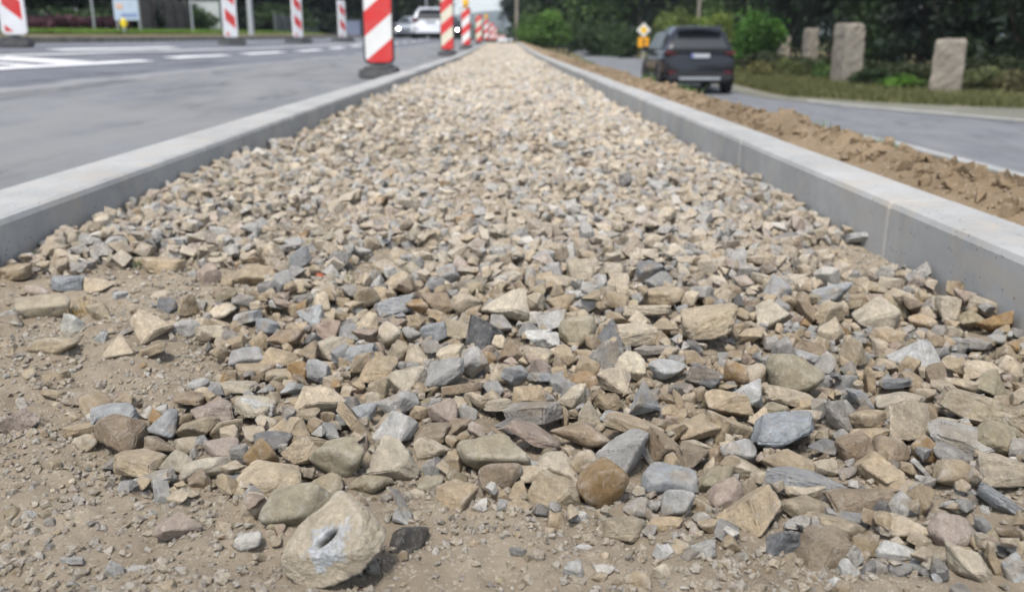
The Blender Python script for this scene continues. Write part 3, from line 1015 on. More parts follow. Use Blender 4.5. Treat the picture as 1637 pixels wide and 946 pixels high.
def stamp(x, y, z, a, b, h, ang, write=True, pct=70, top=True):
    """ellipse footprint (semi axes a,b), half height h. returns resting height; writes the top profile"""
    i0, j0 = cell(x - max(a, b), y - max(a, b)); i1, j1 = cell(x + max(a, b), y + max(a, b))
    i0, j0, i1, j1 = max(i0, 0), max(j0, 0), min(i1 + 1, HM_NY), min(j1 + 1, HM_NX)
    if i1 - i0 < 2 or j1 - j0 < 2: return None
    dx = GX[i0:i1, j0:j1] - x; dy = GY[i0:i1, j0:j1] - y; c, s = math.cos(ang), math.sin(ang)
    u = (dx * c + dy * s) / a; v = (-dx * s + dy * c) / b; r2 = u * u + v * v; m = r2 < 1
    if not m.any(): return None
    pr = h * np.sqrt(np.clip(1 - r2, 0, 1)) ** 0.7
    sub = H[i0:i1, j0:j1]
    if z is None:
        z = float(np.percentile((sub + pr * 0.9)[m], pct))
    if write:
        sub[m] = np.maximum(sub[m], (z + pr * 0.85)[m])
    return z, (i0, i1, j0, j1), m, r2
HEROES = []
for ln in SURVEY.strip().split('\n'):
    ln, _, mark = ln.partition('|'); q = ln.split()
    ox, oy, k = TILES[q[0]]
    HEROES.append([ox + float(q[1]) / k, oy + float(q[2]) / k, float(q[3]) / k, float(q[4]) / k, q[5], q[6], float(q[7]), mark.strip()])
# the boulder
BPX = (545, 872, 166, 152)
placed = []
def survey_to_world(px, py, wpx, hpx, tilt):
    """size and place of a stone from its outline"""
    b = float(z_base(np.array(0.0), np.array(1.0)))
    z = 0.01
    for _ in range(4):
        p = on_plane(px, py, z)
        s = F_PX / depth_of(p)
        el = math.atan2(CAM_Z - z, math.hypot(p[0], p[1]))
        ta = abs(math.radians(tilt))
        if abs(tilt) > 30:        # outline of a tilted stone: unrotate its box
            ct, st = math.cos(ta), math.sin(ta); D = ct * ct - st * st
            if abs(D) > 0.25:
                w0 = (wpx * ct - hpx * st) / D; h0 = (hpx * ct - wpx * st) / D
                w0 = max(w0, 0.35 * wpx); h0 = max(h0, 0.3 * hpx)
            else: w0, h0 = 1.05 * max(wpx, hpx), 0.55 * min(wpx, hpx)
        else: w0, h0 = wpx, hpx
        W = w0 / s; Hh = h0 / s
        D_ = min(0.85 * max(W, 0.6 * Hh), 0.62 * Hh / math.sin(el)); D_ = max(D_, 0.35 * W)
        T = (Hh - 0.70 * D_ * math.sin(el)) / math.cos(el); T = min(max(T, 0.42 * min(W, D_)), 1.15 * W if abs(tilt) < 30 else Hh)
        i, j = cell(p[0], p[1]); i = min(max(i, 0), HM_NY - 1); j = min(max(j, 0), HM_NX - 1)
        bed = BASE[i, j]
        lift = 0.0 if BMASK[i, j] else 0.010 * float(sstep(800, 640, py))
        z = bed + lift + 0.27 * T
    return p, W, D_, T, z
bp, bw, bd, bt, bz = survey_to_world(*BPX, 0)
bd, bt = bw * 0.66, bw * 0.80; bz = -0.002 + 0.37 * bt; bp = on_plane(541, 867, bz); bw = depth_of(bp) / F_PX * 163
HB = (bp[0], bp[1], 0.0)
stone_seed = 0
def set_tint(P, base, r, lev):
    o = r.uniform(-9, 9, 3)
    v = 1 + 0.13 * vnoise(P + o, 1.6, 77) if lev >= 3 else np.ones(len(P))
    t = np.array(base)[None, :] * v[:, None]
    return np.clip(t, 0, 0.9)
def vary(base, r, s=0.10):
    b = np.array(base) * (1 + r.normal() * s); b = b * (1 + np.array([1, 0, -1]) * r.normal() * 0.025)
    return np.clip(b, 0.02, 0.85)
HERO_OBJS = []
for idx, (px, py, wpx, hpx, colr, kind, tilt, mark) in enumerate(HEROES):
    r = np.random.default_rng(1000 + idx)
    p, W, D_, T, z = survey_to_world(px, py, wpx, hpx, tilt)
    if kind == 'f' and colr != 'x': T = max(T * 0.9, 0.3 * D_)
    W, D_, T = W * 1.09, D_ * 1.06, min(T * (1.62 if kind in 'aw' else 1.4), W * 1.15 if abs(tilt) < 30 else T * 1.4); z = z + 0.07 * T
    lev = 4 if wpx > 42 else 3
    if kind == 'r': P, FF = rock(kind, lev, r), ICO[lev][1]
    else: P, FF = crushed(kind, r)
    P = P * np.array([W / 2, D_ / 2, T / 2])
    Rm = rotm(r.normal() * 0.12 - 0.10, 0, 0)
    P = P @ Rm.T
    if tilt: P = P @ rotm(0, math.radians(tilt), 0).T
    P = P @ rotm(0, 0, r.normal() * 0.12).T
    t = set_tint(P / max(W, T) * 2, np.clip(vary(TINT[colr], r, 0.07) * (1.16 if colr in 'tcgblnpv' else 1.05), 0, .78), r, lev)
    if colr in 'gbld' and r.random() < 0.6:           # mud smears on the grey limestones
        mk = sstep(0.1, 0.5, vnoise(P / W * 2 + r.uniform(-9, 9, 3), 1.3, 5))[:, None]; t = t * (1 - 0.55 * mk) + np.array([0.40, 0.33, 0.24]) * 0.55 * mk
    me = raw_mesh('stone', P, FF, t)
    name = {'x': 'brick_chip'}.get(colr, 'stone')
    o = obj(name, me, M['stone']); o.location = (p[0], p[1], z)
    HERO_OBJS.append(o)
    hx_, hz_ = (W / 2, T / 2)
    if abs(tilt) > 30:
        ta = abs(math.radians(tilt)); hx_, hz_ = W / 2 * math.cos(ta) + T / 2 * math.sin(ta), T / 2 * math.cos(ta) + W / 2 * math.sin(ta)
    st = stamp(p[0], p[1], z, hx_, D_ / 2, hz_, 0.0)
    if st:
        _, (i0, i1, j0, j1), m, r2 = st
        TAKEN[i0:i1, j0:j1] |= r2 < 0.72
st = stamp(bp[0], bp[1], bz, bw / 2, bd / 2, bt / 2, 0.0)
if st: TAKEN[st[1][0]:st[1][1], st[1][2]:st[1][3]] |= st[3] < 0.8

# ---------------- labels: how each looks and which landmark it lies beside
marks = [(h[0], h[1], h[7], i) for i, h in enumerate(HEROES) if h[7]] + [(BPX[0], BPX[1], 'the big pale boulder in front', -1)]
def where(px, py, m):
    dx, dy = px - m[0], (m[1] - py) * 1.25
    a = math.degrees(math.atan2(dy, dx)) % 360
    return ['right of', 'behind and right of', 'behind', 'behind and left of', 'left of', 'in front and left of', 'in front of', 'in front and right of'][int((a + 22.5) // 45) % 8]
used = {}
def size_word(w, h):
    a = math.sqrt(w * h)
    return 'tiny' if a < 22 else 'small' if a < 36 else 'medium' if a < 56 else 'large'
order = sorted(range(len(HEROES)), key=lambda i: -HEROES[i][2] * HEROES[i][3])
for i in order:
    px, py, wpx, hpx, colr, kind, tilt, mark = HEROES[i]; o = HERO_OBJS[i]; o['category'] = 'stone'; o['group'] = 'stones of the gravel bed'
    if mark:
        near = sorted([m for m in marks if m[3] != i], key=lambda m: (m[0] - px) ** 2 + (m[1] - py) ** 2)
        core = mark[4:]
        o['label'] = core if len(core.split()) >= 4 else core + ' of the stony bed'
        if colr == 'x': o['label'] = core
        used[o['label']] = 1; continue
    if colr == 'x':
        o['label'] = 'small orange-red brick chip lying among pale stones'; o['category'] = 'brick chip'; del o['group']; continue
    near = sorted(marks, key=lambda m: (m[0] - px) ** 2 + (m[1] - py) ** 2)
    done = False
    lean = ' leaning' if abs(tilt) > 30 else ''
    for m in near[:7]:
        L = f"{size_word(wpx, hpx)} {CW[colr]} {SW[kind]}{lean} stone {where(px, py, m)} {m[2]}"
        if L not in used and len(L.split()) <= 16: done = True; break
    if not done:
        for m in near[:7]:
            L = f"{CW[colr]} {SW[kind]} stone, second one {where(px, py, m)} {m[2]}"
            if L not in used and len(L.split()) <= 16: break
    used[L] = 1; o['label'] = L

# ---------------- the boulder with its scuffed patch and slit
r = np.random.default_rng(5)
P = rock('r', 6, r, 0.9, 20); D0 = ICO[6][0]
P = P * np.array([bw / 2, bd / 2, bt / 2]) * 1.03
# slightly narrower top-left shoulder
q_ = P[:, 2] / (bt / 2); P[:, :2] *= (1 + 0.75 * np.clip(-q_, 0, 1) ** 1.7)[:, None]; P[:, 0] *= 1 - 0.36 * sstep(-0.25, 1, q_); P[:, 0] += 0.24 * bw / 2 * sstep(-0.1, 1, q_); P[:, 0] = np.where((P[:, 0] > 0) & (q_ < 0), P[:, 0] * (1 + 0.45 * np.clip(-q_, 0, 1)), P[:, 0])
ctr = np.array([bp[0], bp[1], bz])
def patch_dir(px, py):
    d = ray(px, py); d = d / np.linalg.norm(d); oc = CAMP - ctr
    A_ = np.array([bw / 2, bd / 2, bt / 2]); a = np.sum((d / A_) ** 2); b = 2 * np.sum(oc * d / A_ ** 2); c = np.sum((oc / A_) ** 2) - 1
    disc = max(b * b - 4 * a * c, 0); t = (-b - math.sqrt(disc)) / (2 * a); return oc + d * t
pc = patch_dir(515, 876); sl0 = patch_dir(494, 879); sl1 = patch_dir(529, 846)
nrm_p = unit(pc); 
sax = unit(sl1 - sl0); oth = unit(np.cross(nrm_p, sax))
mid = (sl0 + sl1) / 2 
rel = P - mid; u = rel @ sax; v = rel @ oth; facing = (unit(P) @ nrm_p) > 0.2
L_ = np.linalg.norm(sl1 - sl0) / 2
e = np.sqrt((u / (L_ * 1.15)) ** 2 + (v / (L_ * 0.36)) ** 2) * np.where(facing, 1, 9)
P = P - unit(P) * (0.0085 * (1 - sstep(0.55, 1.05, e)))[:, None]
relp = P - pc; pu = relp @ sax; pv = relp @ oth
dist = np.sqrt((pu / (bw * 0.27)) ** 2 + (pv / (bw * 0.20)) ** 2) + 0.34 * vnoise(P, 110, 3) + 0.26 * vnoise(P, 380, 4) + 0.15 * vnoise(P, 900, 14)
mk = ((1 - sstep(0.8, 1.02, dist)) * facing)[:, None]
t = set_tint(P / bw * 2, (0.60, 0.53, 0.41), r, 6)
t = t * (1 + 0.10 * vnoise(P, 160, 12))[:, None]
t = t * (1 - mk) + mk * (np.array([0.62, 0.66, 0.70]) * (1 + 0.24 * vnoise(P, 420, 9))[:, None])
ins = (1 - sstep(0.72, 0.98, e))[:, None]; t = t * (1 - ins) + ins * np.array([0.05, 0.045, 0.035])  # slit interior coloured near black, standing in for shade inside the hollow
me = raw_mesh('boulder', P, ICO[6][1], np.clip(t, 0, .85))
o = obj('boulder', me, M['stone'], None, label='big pale rounded boulder with a bluish white scuff and a dark slit', cat='boulder'); o.location = ctr

# ---------------- crushed stone that fills the bed: nobody could count it
def proto_set(lev, n, seed):
    out = []
    for k in range(n):
        r = np.random.default_rng(seed + k); out.append(rock(['a', 'a', 'w', 'f', 'a', 'a', 'w', 'r'][k % 8], lev, r))
    return out
KSEQ = ['a', 'a', 'w', 'f', 'a', 'r', 'a', 'w']
PROT = {3: [crushed(KSEQ[k % 8] if KSEQ[k % 8] != 'r' else 'a', np.random.default_rng(500 + k), False) for k in range(40)],
        2: [hull_mesh(KSEQ[k % 8], np.random.default_rng(600 + k), 0.06) for k in range(40)],
        1: [hull_mesh(KSEQ[k % 8], np.random.default_rng(700 + k), 0) for k in range(30)]}
class Heap:
    def __init__(s): s.V, s.F, s.T, s.S, s.n = [], [], [], [], 0
    def add(s, lev, centers, dims, angs, tints, r):
        """batch: group by prototype"""
        k = r.integers(0, len(PROT[lev]), len(centers))
        for q in range(len(PROT[lev])):
            m = np.where(k == q)[0]
            if not len(m): continue
            P0, Fp = PROT[lev][q]; nv = len(P0)
            for part in np.array_split(m, max(1, len(m) // 400)):
                if not len(part): continue
                Rm = np.stack([rotm(*angs[i]) for i in part])
                P = np.einsum('nij,nvj->nvi', Rm, P0[None] * dims[part][:, None, :] / 2) + centers[part][:, None, :]
                s.V.append(P.reshape(-1, 3).astype(np.float32)); s.T.append(np.repeat(tints[part], nv, axis=0).astype(np.float32))
                s.F.append((Fp[None] + (s.n + np.arange(len(part)) * nv)[:, None, None]).reshape(-1, 3).astype(np.int32)); s.n += nv * len(part); s.S.append(np.full(len(part) * len(Fp), lev == 3))
    def build(s, name, mat=None, **kw):
        me = raw_mesh(name, np.concatenate(s.V), np.concatenate(s.F), np.concatenate(s.T))
        me.polygons.foreach_set('use_smooth', np.concatenate(s.S))
        return obj(name, me, mat or M['stone'], None, **kw)
PAL = [('t', .36), ('c', .24), ('g', .08), ('b', .10), ('l', .08), ('n', .05), ('p', .06), ('d', .025), ('v', .05), ('o', .012), ('w', .02)]
pk = np.array([TINT[a] for a, _ in PAL]); pw = np.array([b for _, b in PAL]); pw = pw / pw.sum()
def tints(n, r, s=0.10):
    t = pk[r.choice(len(pk), n, p=pw)] * np.array([0.97, 0.94, 0.90]); t = t * (1 + r.normal(size=(n, 1)) * s)
    return np.clip(t, 0.03, 0.8)
heap = Heap(); r = np.random.default_rng(42)
acc = {3: [], 2: []}
def drop(n, smin, smax, ylo, yhi, maxlift, bare_p, edge=0.0):
    ys_ = ylo + (yhi - ylo) * r.random(n); xs_ = r.uniform(XL + 0.006, XR - 0.006, n)
    for x, y in zip(xs_, ys_):
        s = smin + (smax - smin) * r.random() ** 1.6
        if y > 1.5 and x < -0.30 and float(n2(np.array([x]), np.array([y]), 3.4, 71)[0]) > -0.05 and r.random() < 0.72: continue
        i, j = cell(x, y)
        if not (0 <= i < HM_NY and 0 <= j < HM_NX) or TAKEN[i, j]: continue
        if BMASK[i, j]:
            if r.random() > bare_p: continue
            s *= 0.45
        a = s * r.uniform(0.8, 1.25) / 2; b = s * r.uniform(0.6, 1.0) / 2; h = s * r.uniform(0.45, 0.85) / 2; ang = r.uniform(0, 3.14)
        if x - a < XL + 0.002 or x + a > XR - 0.002: 
            x = min(max(x, XL + a + .002), XR - a - .002)
        st = stamp(x, y, None, a, b, h, ang, write=False)
        if st is None: continue
        z = st[0] - 0.25 * h
        if BMASK[i, j]: z = BASE[i, j] + 0.15 * h
        if z > BASE[i, j] + maxlift: continue
        stamp(x, y, z, a, b, h, ang)
        lev = 3 if (y < 1.25 and s > 0.013) else 2
        acc[lev].append((x, y, z, 2 * a, 2 * b, 2 * h, r.normal() * 0.28, r.normal() * 0.28, ang))
drop(6500, 0.012, 0.026, 0.5, 2.7, 0.010, 0.10)
drop(1300, 0.018, 0.032, 0.7, 1.2, 0.014, 0.05)
drop(5200, 0.016, 0.036, 1.15, 2.7, 0.020, 0.10)
drop(3000, 0.018, 0.040, 1.15, 2.7, 0.028, 0.06)
drop(4500, 0.009, 0.020, 0.5, 1.3, 0.015, 0.10)
for lev in acc:
    q = np.array(acc[lev]); heap.add(lev, q[:, :3], q[:, 3:6], q[:, 6:9], tints(len(q), r), r)
def scatter(n, y0, y1, smin, smax, lev, up, p=1.0):
    y = y0 + (y1 - y0) * r.random(n) ** p; x = r.uniform(XL + 0.012, XR - 0.012, n)
    s = smin + (smax - smin) * r.random(n) ** 1.5
    # thinner cover along the left kerb, where dirt shows through
    keep = ~(((n2(x, y, 2.2, 55) + (x < -0.35) * 0.25 > 0.33) | ((x < -0.30) & (y < 6) & (n2(x, y, 3.4, 71) > -0.05))) & (r.random(n) < 0.72)); x, y, s = x[keep], y[keep], s[keep]; n = len(x)
    dims = np.stack([s * r.uniform(.8, 1.25, n), s * r.uniform(.65, 1.0, n), s * r.uniform(.4, .85, n)], 1)
    z = z_dirt(x, y) + up * r.random(n) + dims[:, 2] * 0.3
    heap.add(lev, np.stack([x, y, z], 1), dims, np.stack([r.normal(size=n) * .3, r.normal(size=n) * .3, r.uniform(0, 6.28, n)], 1), tints(n, r), r)
scatter(4200, 2.6, 4.6, 0.018, 0.042, 2, 0.018)
scatter(4200, 2.6, 4.6, 0.014, 0.030, 1, 0.010)
scatter(12000, 4.6, 12, 0.022, 0.050, 1, 0.020, 1.0)
scatter(20000, 12, Y_END, 0.028, 0.065, 1, 0.022, 1.0)
heap.build('crushed_stone', kind='stuff', label='crushed tan and grey stone filling the bed between the kerbs', cat='gravel')

# grit and crumbs on the dirt
grit = Heap(); n = 95000
y = 0.47 + (2.1 - 0.47) * r.random(n) ** 1.35; x = r.uniform(XL + 0.004, XR - 0.004, n)
cl = n2(x, y, 9, 61) + 0.5 * n2(x, y, 25, 62)
s = 0.0015 + 0.0075 * r.random(n) ** 3.6
keep = (r.random(n) < np.clip(0.55 + cl, 0.12, 1)); x, y, s = x[keep], y[keep], s[keep]; n = len(x)
dims = np.stack([s * r.uniform(.8, 1.3, n), s * r.uniform(.7, 1.1, n), s * r.uniform(.5, .9, n)], 1)
tt = tints(n, r, 0.12) * 0.4 + np.array([0.36, 0.30, 0.215]) * 0.6
grit.add(1, np.stack([x, y, z_dirt(x, y) + dims[:, 2] * 0.22], 1), dims, np.stack([r.normal(size=n) * .4, r.normal(size=n) * .4, r.uniform(0, 6.28, n)], 1), tt, r)
# walnut-size lumps half sunk in the dirt
n = 1500; y = 0.5 + 1.1 * r.random(n); x = r.uniform(XL + 0.01, XR - 0.01, n)
bm_ = np.array([is_bare(a, b) and not TAKEN[cell(a, b)] for a, b in zip(x, y)]); x, y = x[bm_], y[bm_]; n = len(x)
s = 0.006 + 0.009 * r.random(n) ** 2
dims = np.stack([s * r.uniform(.8, 1.3, n), s * r.uniform(.7, 1.1, n), s * r.uniform(.5, .9, n)], 1)
grit.add(3, np.stack([x, y, z_dirt(x, y) + dims[:, 2] * 0.12], 1), dims, np.stack([r.normal(size=n) * .3, r.normal(size=n) * .3, r.uniform(0, 6.28, n)], 1), tints(n, r) * 0.7 + np.array([0.38, 0.31, 0.22]) * 0.3, r)
grit.build('grit', kind='stuff', label='fine grit and crumbs scattered over the packed dirt', cat='grit')

# clods on the soil bank
clods = Heap(); n = 3000
u = np.abs(r.normal(size=n)) * 0.16; x = XR + KR + 0.03 + u; y = 1.2 + 16 * r.random(n) ** 1.5
s = 0.005 + 0.034 * r.random(n) ** 3; 
dims = np.stack([s * r.uniform(.8, 1.3, n), s * r.uniform(.7, 1.1, n), s * r.uniform(.5, .9, n)], 1)
ct = np.array([0.215, 0.155, 0.10])[None] * (1 + r.normal(size=(n, 1)) * 0.15)
clods.add(2, np.stack([x, y, z_soil(x, y) + dims[:, 2] * 0.15], 1), dims, r.normal(size=(n, 3)), np.clip(ct, .05, .6), r)
clods.build('soil_clods', M['soil'], kind='stuff', label='brown clods crumbling on the soil bank behind the right kerb', cat='soil')
# ================================================================== things along the road
def P_(px, s, zf):
    """world spot seen in column px at the given scale, standing on surface zf"""
    p = at_scale(px, s)
    return np.array([p[0], p[1], float(zf(p[0], p[1]))])

# ---------------- striped delineator panels
def mat_stripes(name, slope, period, margin, phase, white):
    t = NT(name); c = t.coord(); sx = t.n('ShaderNodeSeparateXYZ'); t.l(c, sx.inputs[0])
    f = t.math('FRACT', t.math('ADD', t.math('DIVIDE', t.math('SUBTRACT', sx.outputs[2], t.math('MULTIPLY', sx.outputs[0], slope)), period), phase))
    k = t.math('LESS_THAN', f, 0.5)
    if margin:
        k = t.math('MULTIPLY', k, t.math('LESS_THAN', t.math('ABSOLUTE', sx.outputs[0]), 0.125 - margin))
        k = t.math('MULTIPLY', k, t.math('LESS_THAN', t.math('ABSOLUTE', t.math('SUBTRACT', sx.outputs[2], 0.63)), 0.5 - margin))
    col = t.mix(k, white, (0.62, 0.035, 0.035))
    col = t.mix(t.ramp(t.noise(c, 5, 7, 0.7), [(0.45, 0.0), (0.8, 0.35)]), col, (0.3, 0.28, 0.25))
    return t.out(col, None, 0.45, 0.4)
SM = dict(a=mat_stripes('stripes_rising', 0.82, 0.42, 0, 0.913, (0.74, 0.74, 0.72)),
          y=mat_stripes('stripes_rising_cream', 0.82, 0.42, 0, 0.84, (0.70, 0.66, 0.52)),
          l=mat_stripes('stripes_falling', -0.9, 0.40, 0.035, 0.1, (0.78, 0.78, 0.79)))
def rrect(w, h, r, cz, n=5):
    pts = []
    for sx_, sz_, a0 in ((1, 1, 0), (-1, 1, 90), (-1, -1, 180), (1, -1, 270)):
        for k in range(n + 1):
            a = R(a0 + 90 * k / n); pts.append((sx_ * (w / 2 - r) + r * math.cos(a), cz + sz_ * (h / 2 - r) + r * math.sin(a)))
    return pts
def beacon(kind, lamp, label, loc, rz, cat='delineator', group=None, rim=True):
    t = empty('delineator_panel', loc, rz, label, cat, group)
    mb = MB(); out = rrect(0.27 if rim else 0.25, 1.02 if rim else 1.0, 0.05, 0.63)
    mb.poly_prism(out, -0.022, 0.022, lambda u, v, q: (u, q, v))
    mb.build('panel_rim' if rim else 'panel_back', M['rubber'] if rim else SM[kind], t)
    for q in (-1, 1):
        mb = MB(); ins = rrect(0.238, 0.985, 0.045, 0.63); mb.poly_prism(ins, 0.0225 * q, 0.027 * q, lambda u, v, z: (u, z, v)); mb.build('striped_face', SM[kind], t)
    MB().box((0, 0, 0.075), (0.09, 0.05, 0.13), bevel=0.008).build('foot_post', M['rubber'], t)
    mb = MB()
    mb.box((0, 0, 0.045), (0.30, 0.74, 0.085), bevel=0.014)
    for q in (-1, 1): mb.box((0, 0.24 * q, 0.098), (0.22, 0.16, 0.022), bevel=0.006)
    for q in (-1, 1): mb.cyl((0.16 * q, -0.25, 0.05), (0.14 * q, -0.25, 0.05), 0.02)
    mb.build('base_plate', M['greyplast'], t)
    if lamp:
        mb = MB(); mb.box((0, 0, 1.175), (0.15, 0.07, 0.07), bevel=0.01); lb = mb.build('lamp_housing', plain('amber_housing', (0.65, 0.36, 0.03), 0.5), t)
        mb = MB(); mb.cyl((0, -0.05, 1.29), (0, 0.05, 1.29), 0.09, n=20); mb.cyl((0, -0.062, 1.29), (0, -0.05, 1.29), 0.07, 0.085, 20); mb.cyl((0, 0.05, 1.29), (0, 0.062, 1.29), 0.085, 0.07, 20)
        mb.build('lamp_lens', M['lamp_amber'], lb)
    return t
zr = lambda x, y: z_road(x, y)
RB = [(605.5, 180, 'a', 0, 'nearest large red and white striped panel beside the left kerb'),
      (715, 80, 'y', 0, 'second red and cream striped panel along the left kerb, in front of the white car'),
      (745.5, 56, 'a', 1, 'third striped panel along the left kerb, with a large amber lamp on top'),
      (765.5, 40, 'y', 0, 'fourth striped panel along the left kerb, orange-tinted and without a lamp'),
      (777.5, 31, 'a', 1, 'fifth striped panel along the left kerb, small with an amber lamp on top'),
      (786, 26, 'a', 0, 'sixth striped panel along the left kerb, small and far'),
      (792, 20, 'a', 0, 'seventh striped panel along the left kerb, tiny before the red barrier')]
for i, (px, s, k, lamp, lab) in enumerate(RB):
    p = P_(px, s, zr); 
    if p[0] > -1.06 and i < 3: p[0] = -1.06 if i else p[0]
    p[2] = float(z_road(min(p[0], -0.95), p[1]))
    beacon(k, lamp, lab, p, R(2 if i == 0 else random.uniform(-8, 4)), group='striped panels along the left kerb')
LB = [(26, 148, 0, 'nearest white bordered striped panel at the far left of the road'), (370, 88, 1, 'white bordered striped panel across the road with a yellow lamp on top'),
      (477, 69, 0, 'narrow striped panel across the road, middle of the three farther ones'), (548, 56, 0, 'smallest striped panel across the road, left of the nearest large panel')]
for i, (px, s, lamp, lab) in enumerate(LB):
    beacon('l', lamp, lab, P_(px, s, zr), R((22, 34, 46, 50)[i]), group='striped panels across the road', rim=False)

# ---------------- cars
def sup(hw, zb, zt, y, n=20, e=4.5, dx=0):
    pts = []
    for k in range(n):
        a = 2 * math.pi * (k + .5) / n; c, s = math.cos(a), math.sin(a)
        pts.append((dx + hw * math.copysign(abs(c) ** (2 / e), c), y, (zb + zt) / 2 + (zt - zb) / 2 * math.copysign(abs(s) ** (2 / e), s)))
    return pts
def car(kind, paint, label, loc, rz, lights=False, suv=True, roof_z=1.65, tail=True, group=None):
    t = empty(kind, loc, rz, label, 'car', group); sc_ = roof_z / 1.65
    glass = M.setdefault('glass', plain('dark_glass', (0.03, 0.035, 0.04), 0.22, 0.4, var=0.05)); blk = M.setdefault('blk', plain('black_trim', (0.02, 0.021, 0.023), 0.55))
    ch = M.setdefault('silver', plain('silver_trim', (0.4, 0.41, 0.42), 0.4, 0.5, 0.6)); red = M.setdefault('red', plain('red_lens', (0.09, 0.006, 0.010), 0.2, 0.6))
    z = lambda v: v * sc_
    st = [(0.0, .74, .46, .90), (.05, .84, .40, .98), (.2, .90, .33, 1.03), (.6, .925, .27, 1.05), (1.3, .93, .25, 1.04), (2.6, .93, .25, 1.02), (3.4, .925, .27, 1.00), (3.9, .90, .28, .94), (4.25, .85, .32, .84), (4.42, .76, .38, .74), (4.48, .62, .45, .66)]
    mb = MB(); mb.rings([sup(hw, z(zb), z(zt), y) for y, hw, zb, zt in st]); body = mb.build('body', paint, t, True)
    gh = [(.10, .80, 1.00, 1.02), (.18, .78, 1.00, 1.16), (.42, .75, 1.00, 1.50), (.62, .72, 1.0, 1.60), (1.2, .70, 1.0, 1.65), (2.0, .69, 1.0, 1.655), (2.6, .69, 1.0, 1.60), (3.0, .72, 1.0, 1.42), (3.5, .78, .98, 1.06)]
    mb = MB(); rr = []
    for y, hw, zb, zt in gh:
        zb, zt = z(zb) - .03, z(zt); top = hw * (0.97 - 0.20 * (zt - z(1.0)))
        b = 0.90
        rr.append([(-b * 1.0, y, zb), (-b * .985, y, zb + .04 * (zt - zb)), (-top - .02, y, zb + .86 * (zt - zb)), (-top + .09, y, zt - .01), (0, y, zt + .015), (top - .09, y, zt - .01), (top + .02, y, zb + .86 * (zt - zb)), (b * .985, y, zb + .04 * (zt - zb)), (b, y, zb)])
    mb.rings(rr); mb.build('cabin', paint, t, True)
    # rear window, windscreen, side windows: panes a few millimetres proud
    def quad(name, pts, th, mat, par=t):
        c = [Vector(p) for p in pts]; nrm = (c[1] - c[0]).cross(c[2] - c[0]).normalized() * th
        mb = MB(); v = [mb.bm.verts.new(p + nrm * q) for q in (-1, 1) for p in c]; n = len(c)
        fs = [mb.bm.faces.new(v[:n]), mb.bm.faces.new(v[n:][::-1])] + [mb.bm.faces.new((v[i], v[(i + 1) % n], v[n + (i + 1) % n], v[n + i])) for i in range(n)]
        bmesh.ops.recalc_face_normals(mb.bm, faces=fs); return mb.build(name, mat, par)
    quad('rear_window', [(-.66, .135, z(1.09)), (.66, .135, z(1.09)), (.56, .40, z(1.47)), (-.56, .40, z(1.47))], .022, glass)
    quad('windscreen', [(-.70, 3.44, z(1.10)), (.70, 3.44, z(1.10)), (.56, 2.80, z(1.53)), (-.56, 2.80, z(1.53))], .025, glass)
    for q in (-1, 1):
        for a, b, c_, d in ((.62, 1.0, 1.0, .80), (1.06, 1.9, 1.9, 1.06), (1.98, 3.1, 2.62, 1.98)):
            quad('side_window', [(q * .875, a, z(1.08)), (q * .875, b, z(1.08)), (q * .705, c_, z(1.50)), (q * .705, d, z(1.50))], .02, glass)
    MB().box((0, .34, z(1.60)), (1.12, .34, .035), rot=(R(8), 0, 0), bevel=.012).build('spoiler', blk if suv else paint, t)
    MB().box((0, 0.02, z(.44)), (1.55, .16, z(.22)), bevel=.04).build('rear_bumper', blk if suv else paint, t)
    MB().box((0, -.045, z(.40)), (1.05, .06, z(.10)), bevel=.02).build('skid_plate', ch, t) if suv else None
    MB().box((0, -.005, z(1.06)), (1.50, .05, .05), bevel=.012).build('light_bar', M['blk'], t)
    for q in (-1, 1):
        MB().box((q * .72, .035, z(1.0)), (.28, .12, .10 if suv else .20), rot=(0, 0, -q * R(14)), bevel=.03).build('tail_light', red if tail else blk, t)
        MB().box((q * .68, -.035, z(.54)), (.20, .05, .06), bevel=.012).build('reflector', red, t)
        mb = MB(); mb.box((q * 1.0, 2.85, z(1.08)), (.16, .12, .15), bevel=.03); mb.box((q * .90, 2.85, z(1.03)), (.1, .05, .04)); mb.build('wing_mirror', paint, t)
        hl = emis('lit_headlamp', (1, .98, .94), 22) if lights else ch
        mb = MB(); mb.cyl((q * .66, 4.38, z(.70)), (q * .66, 4.50, z(.70)), .05 if lights else .07, n=20); mb.build('headlight', hl, t)
    pl = MB().box((0, -.02, z(.93)), (.46, .03, .105), bevel=.006).build('number_plate', plain('plate_white', (.40, .42, .44), .4, var=.04), t)
    MB().box((-.205, -.038, z(.93)), (.045, .005, .09)).build('plate_band', plain('plate_blue', (.03, .07, .35), .4), pl)
    mb = MB(); mb.box((0, 4.46, z(.62)), (1.1, .08, .16), bevel=.03); mb.build('grille', blk, t)
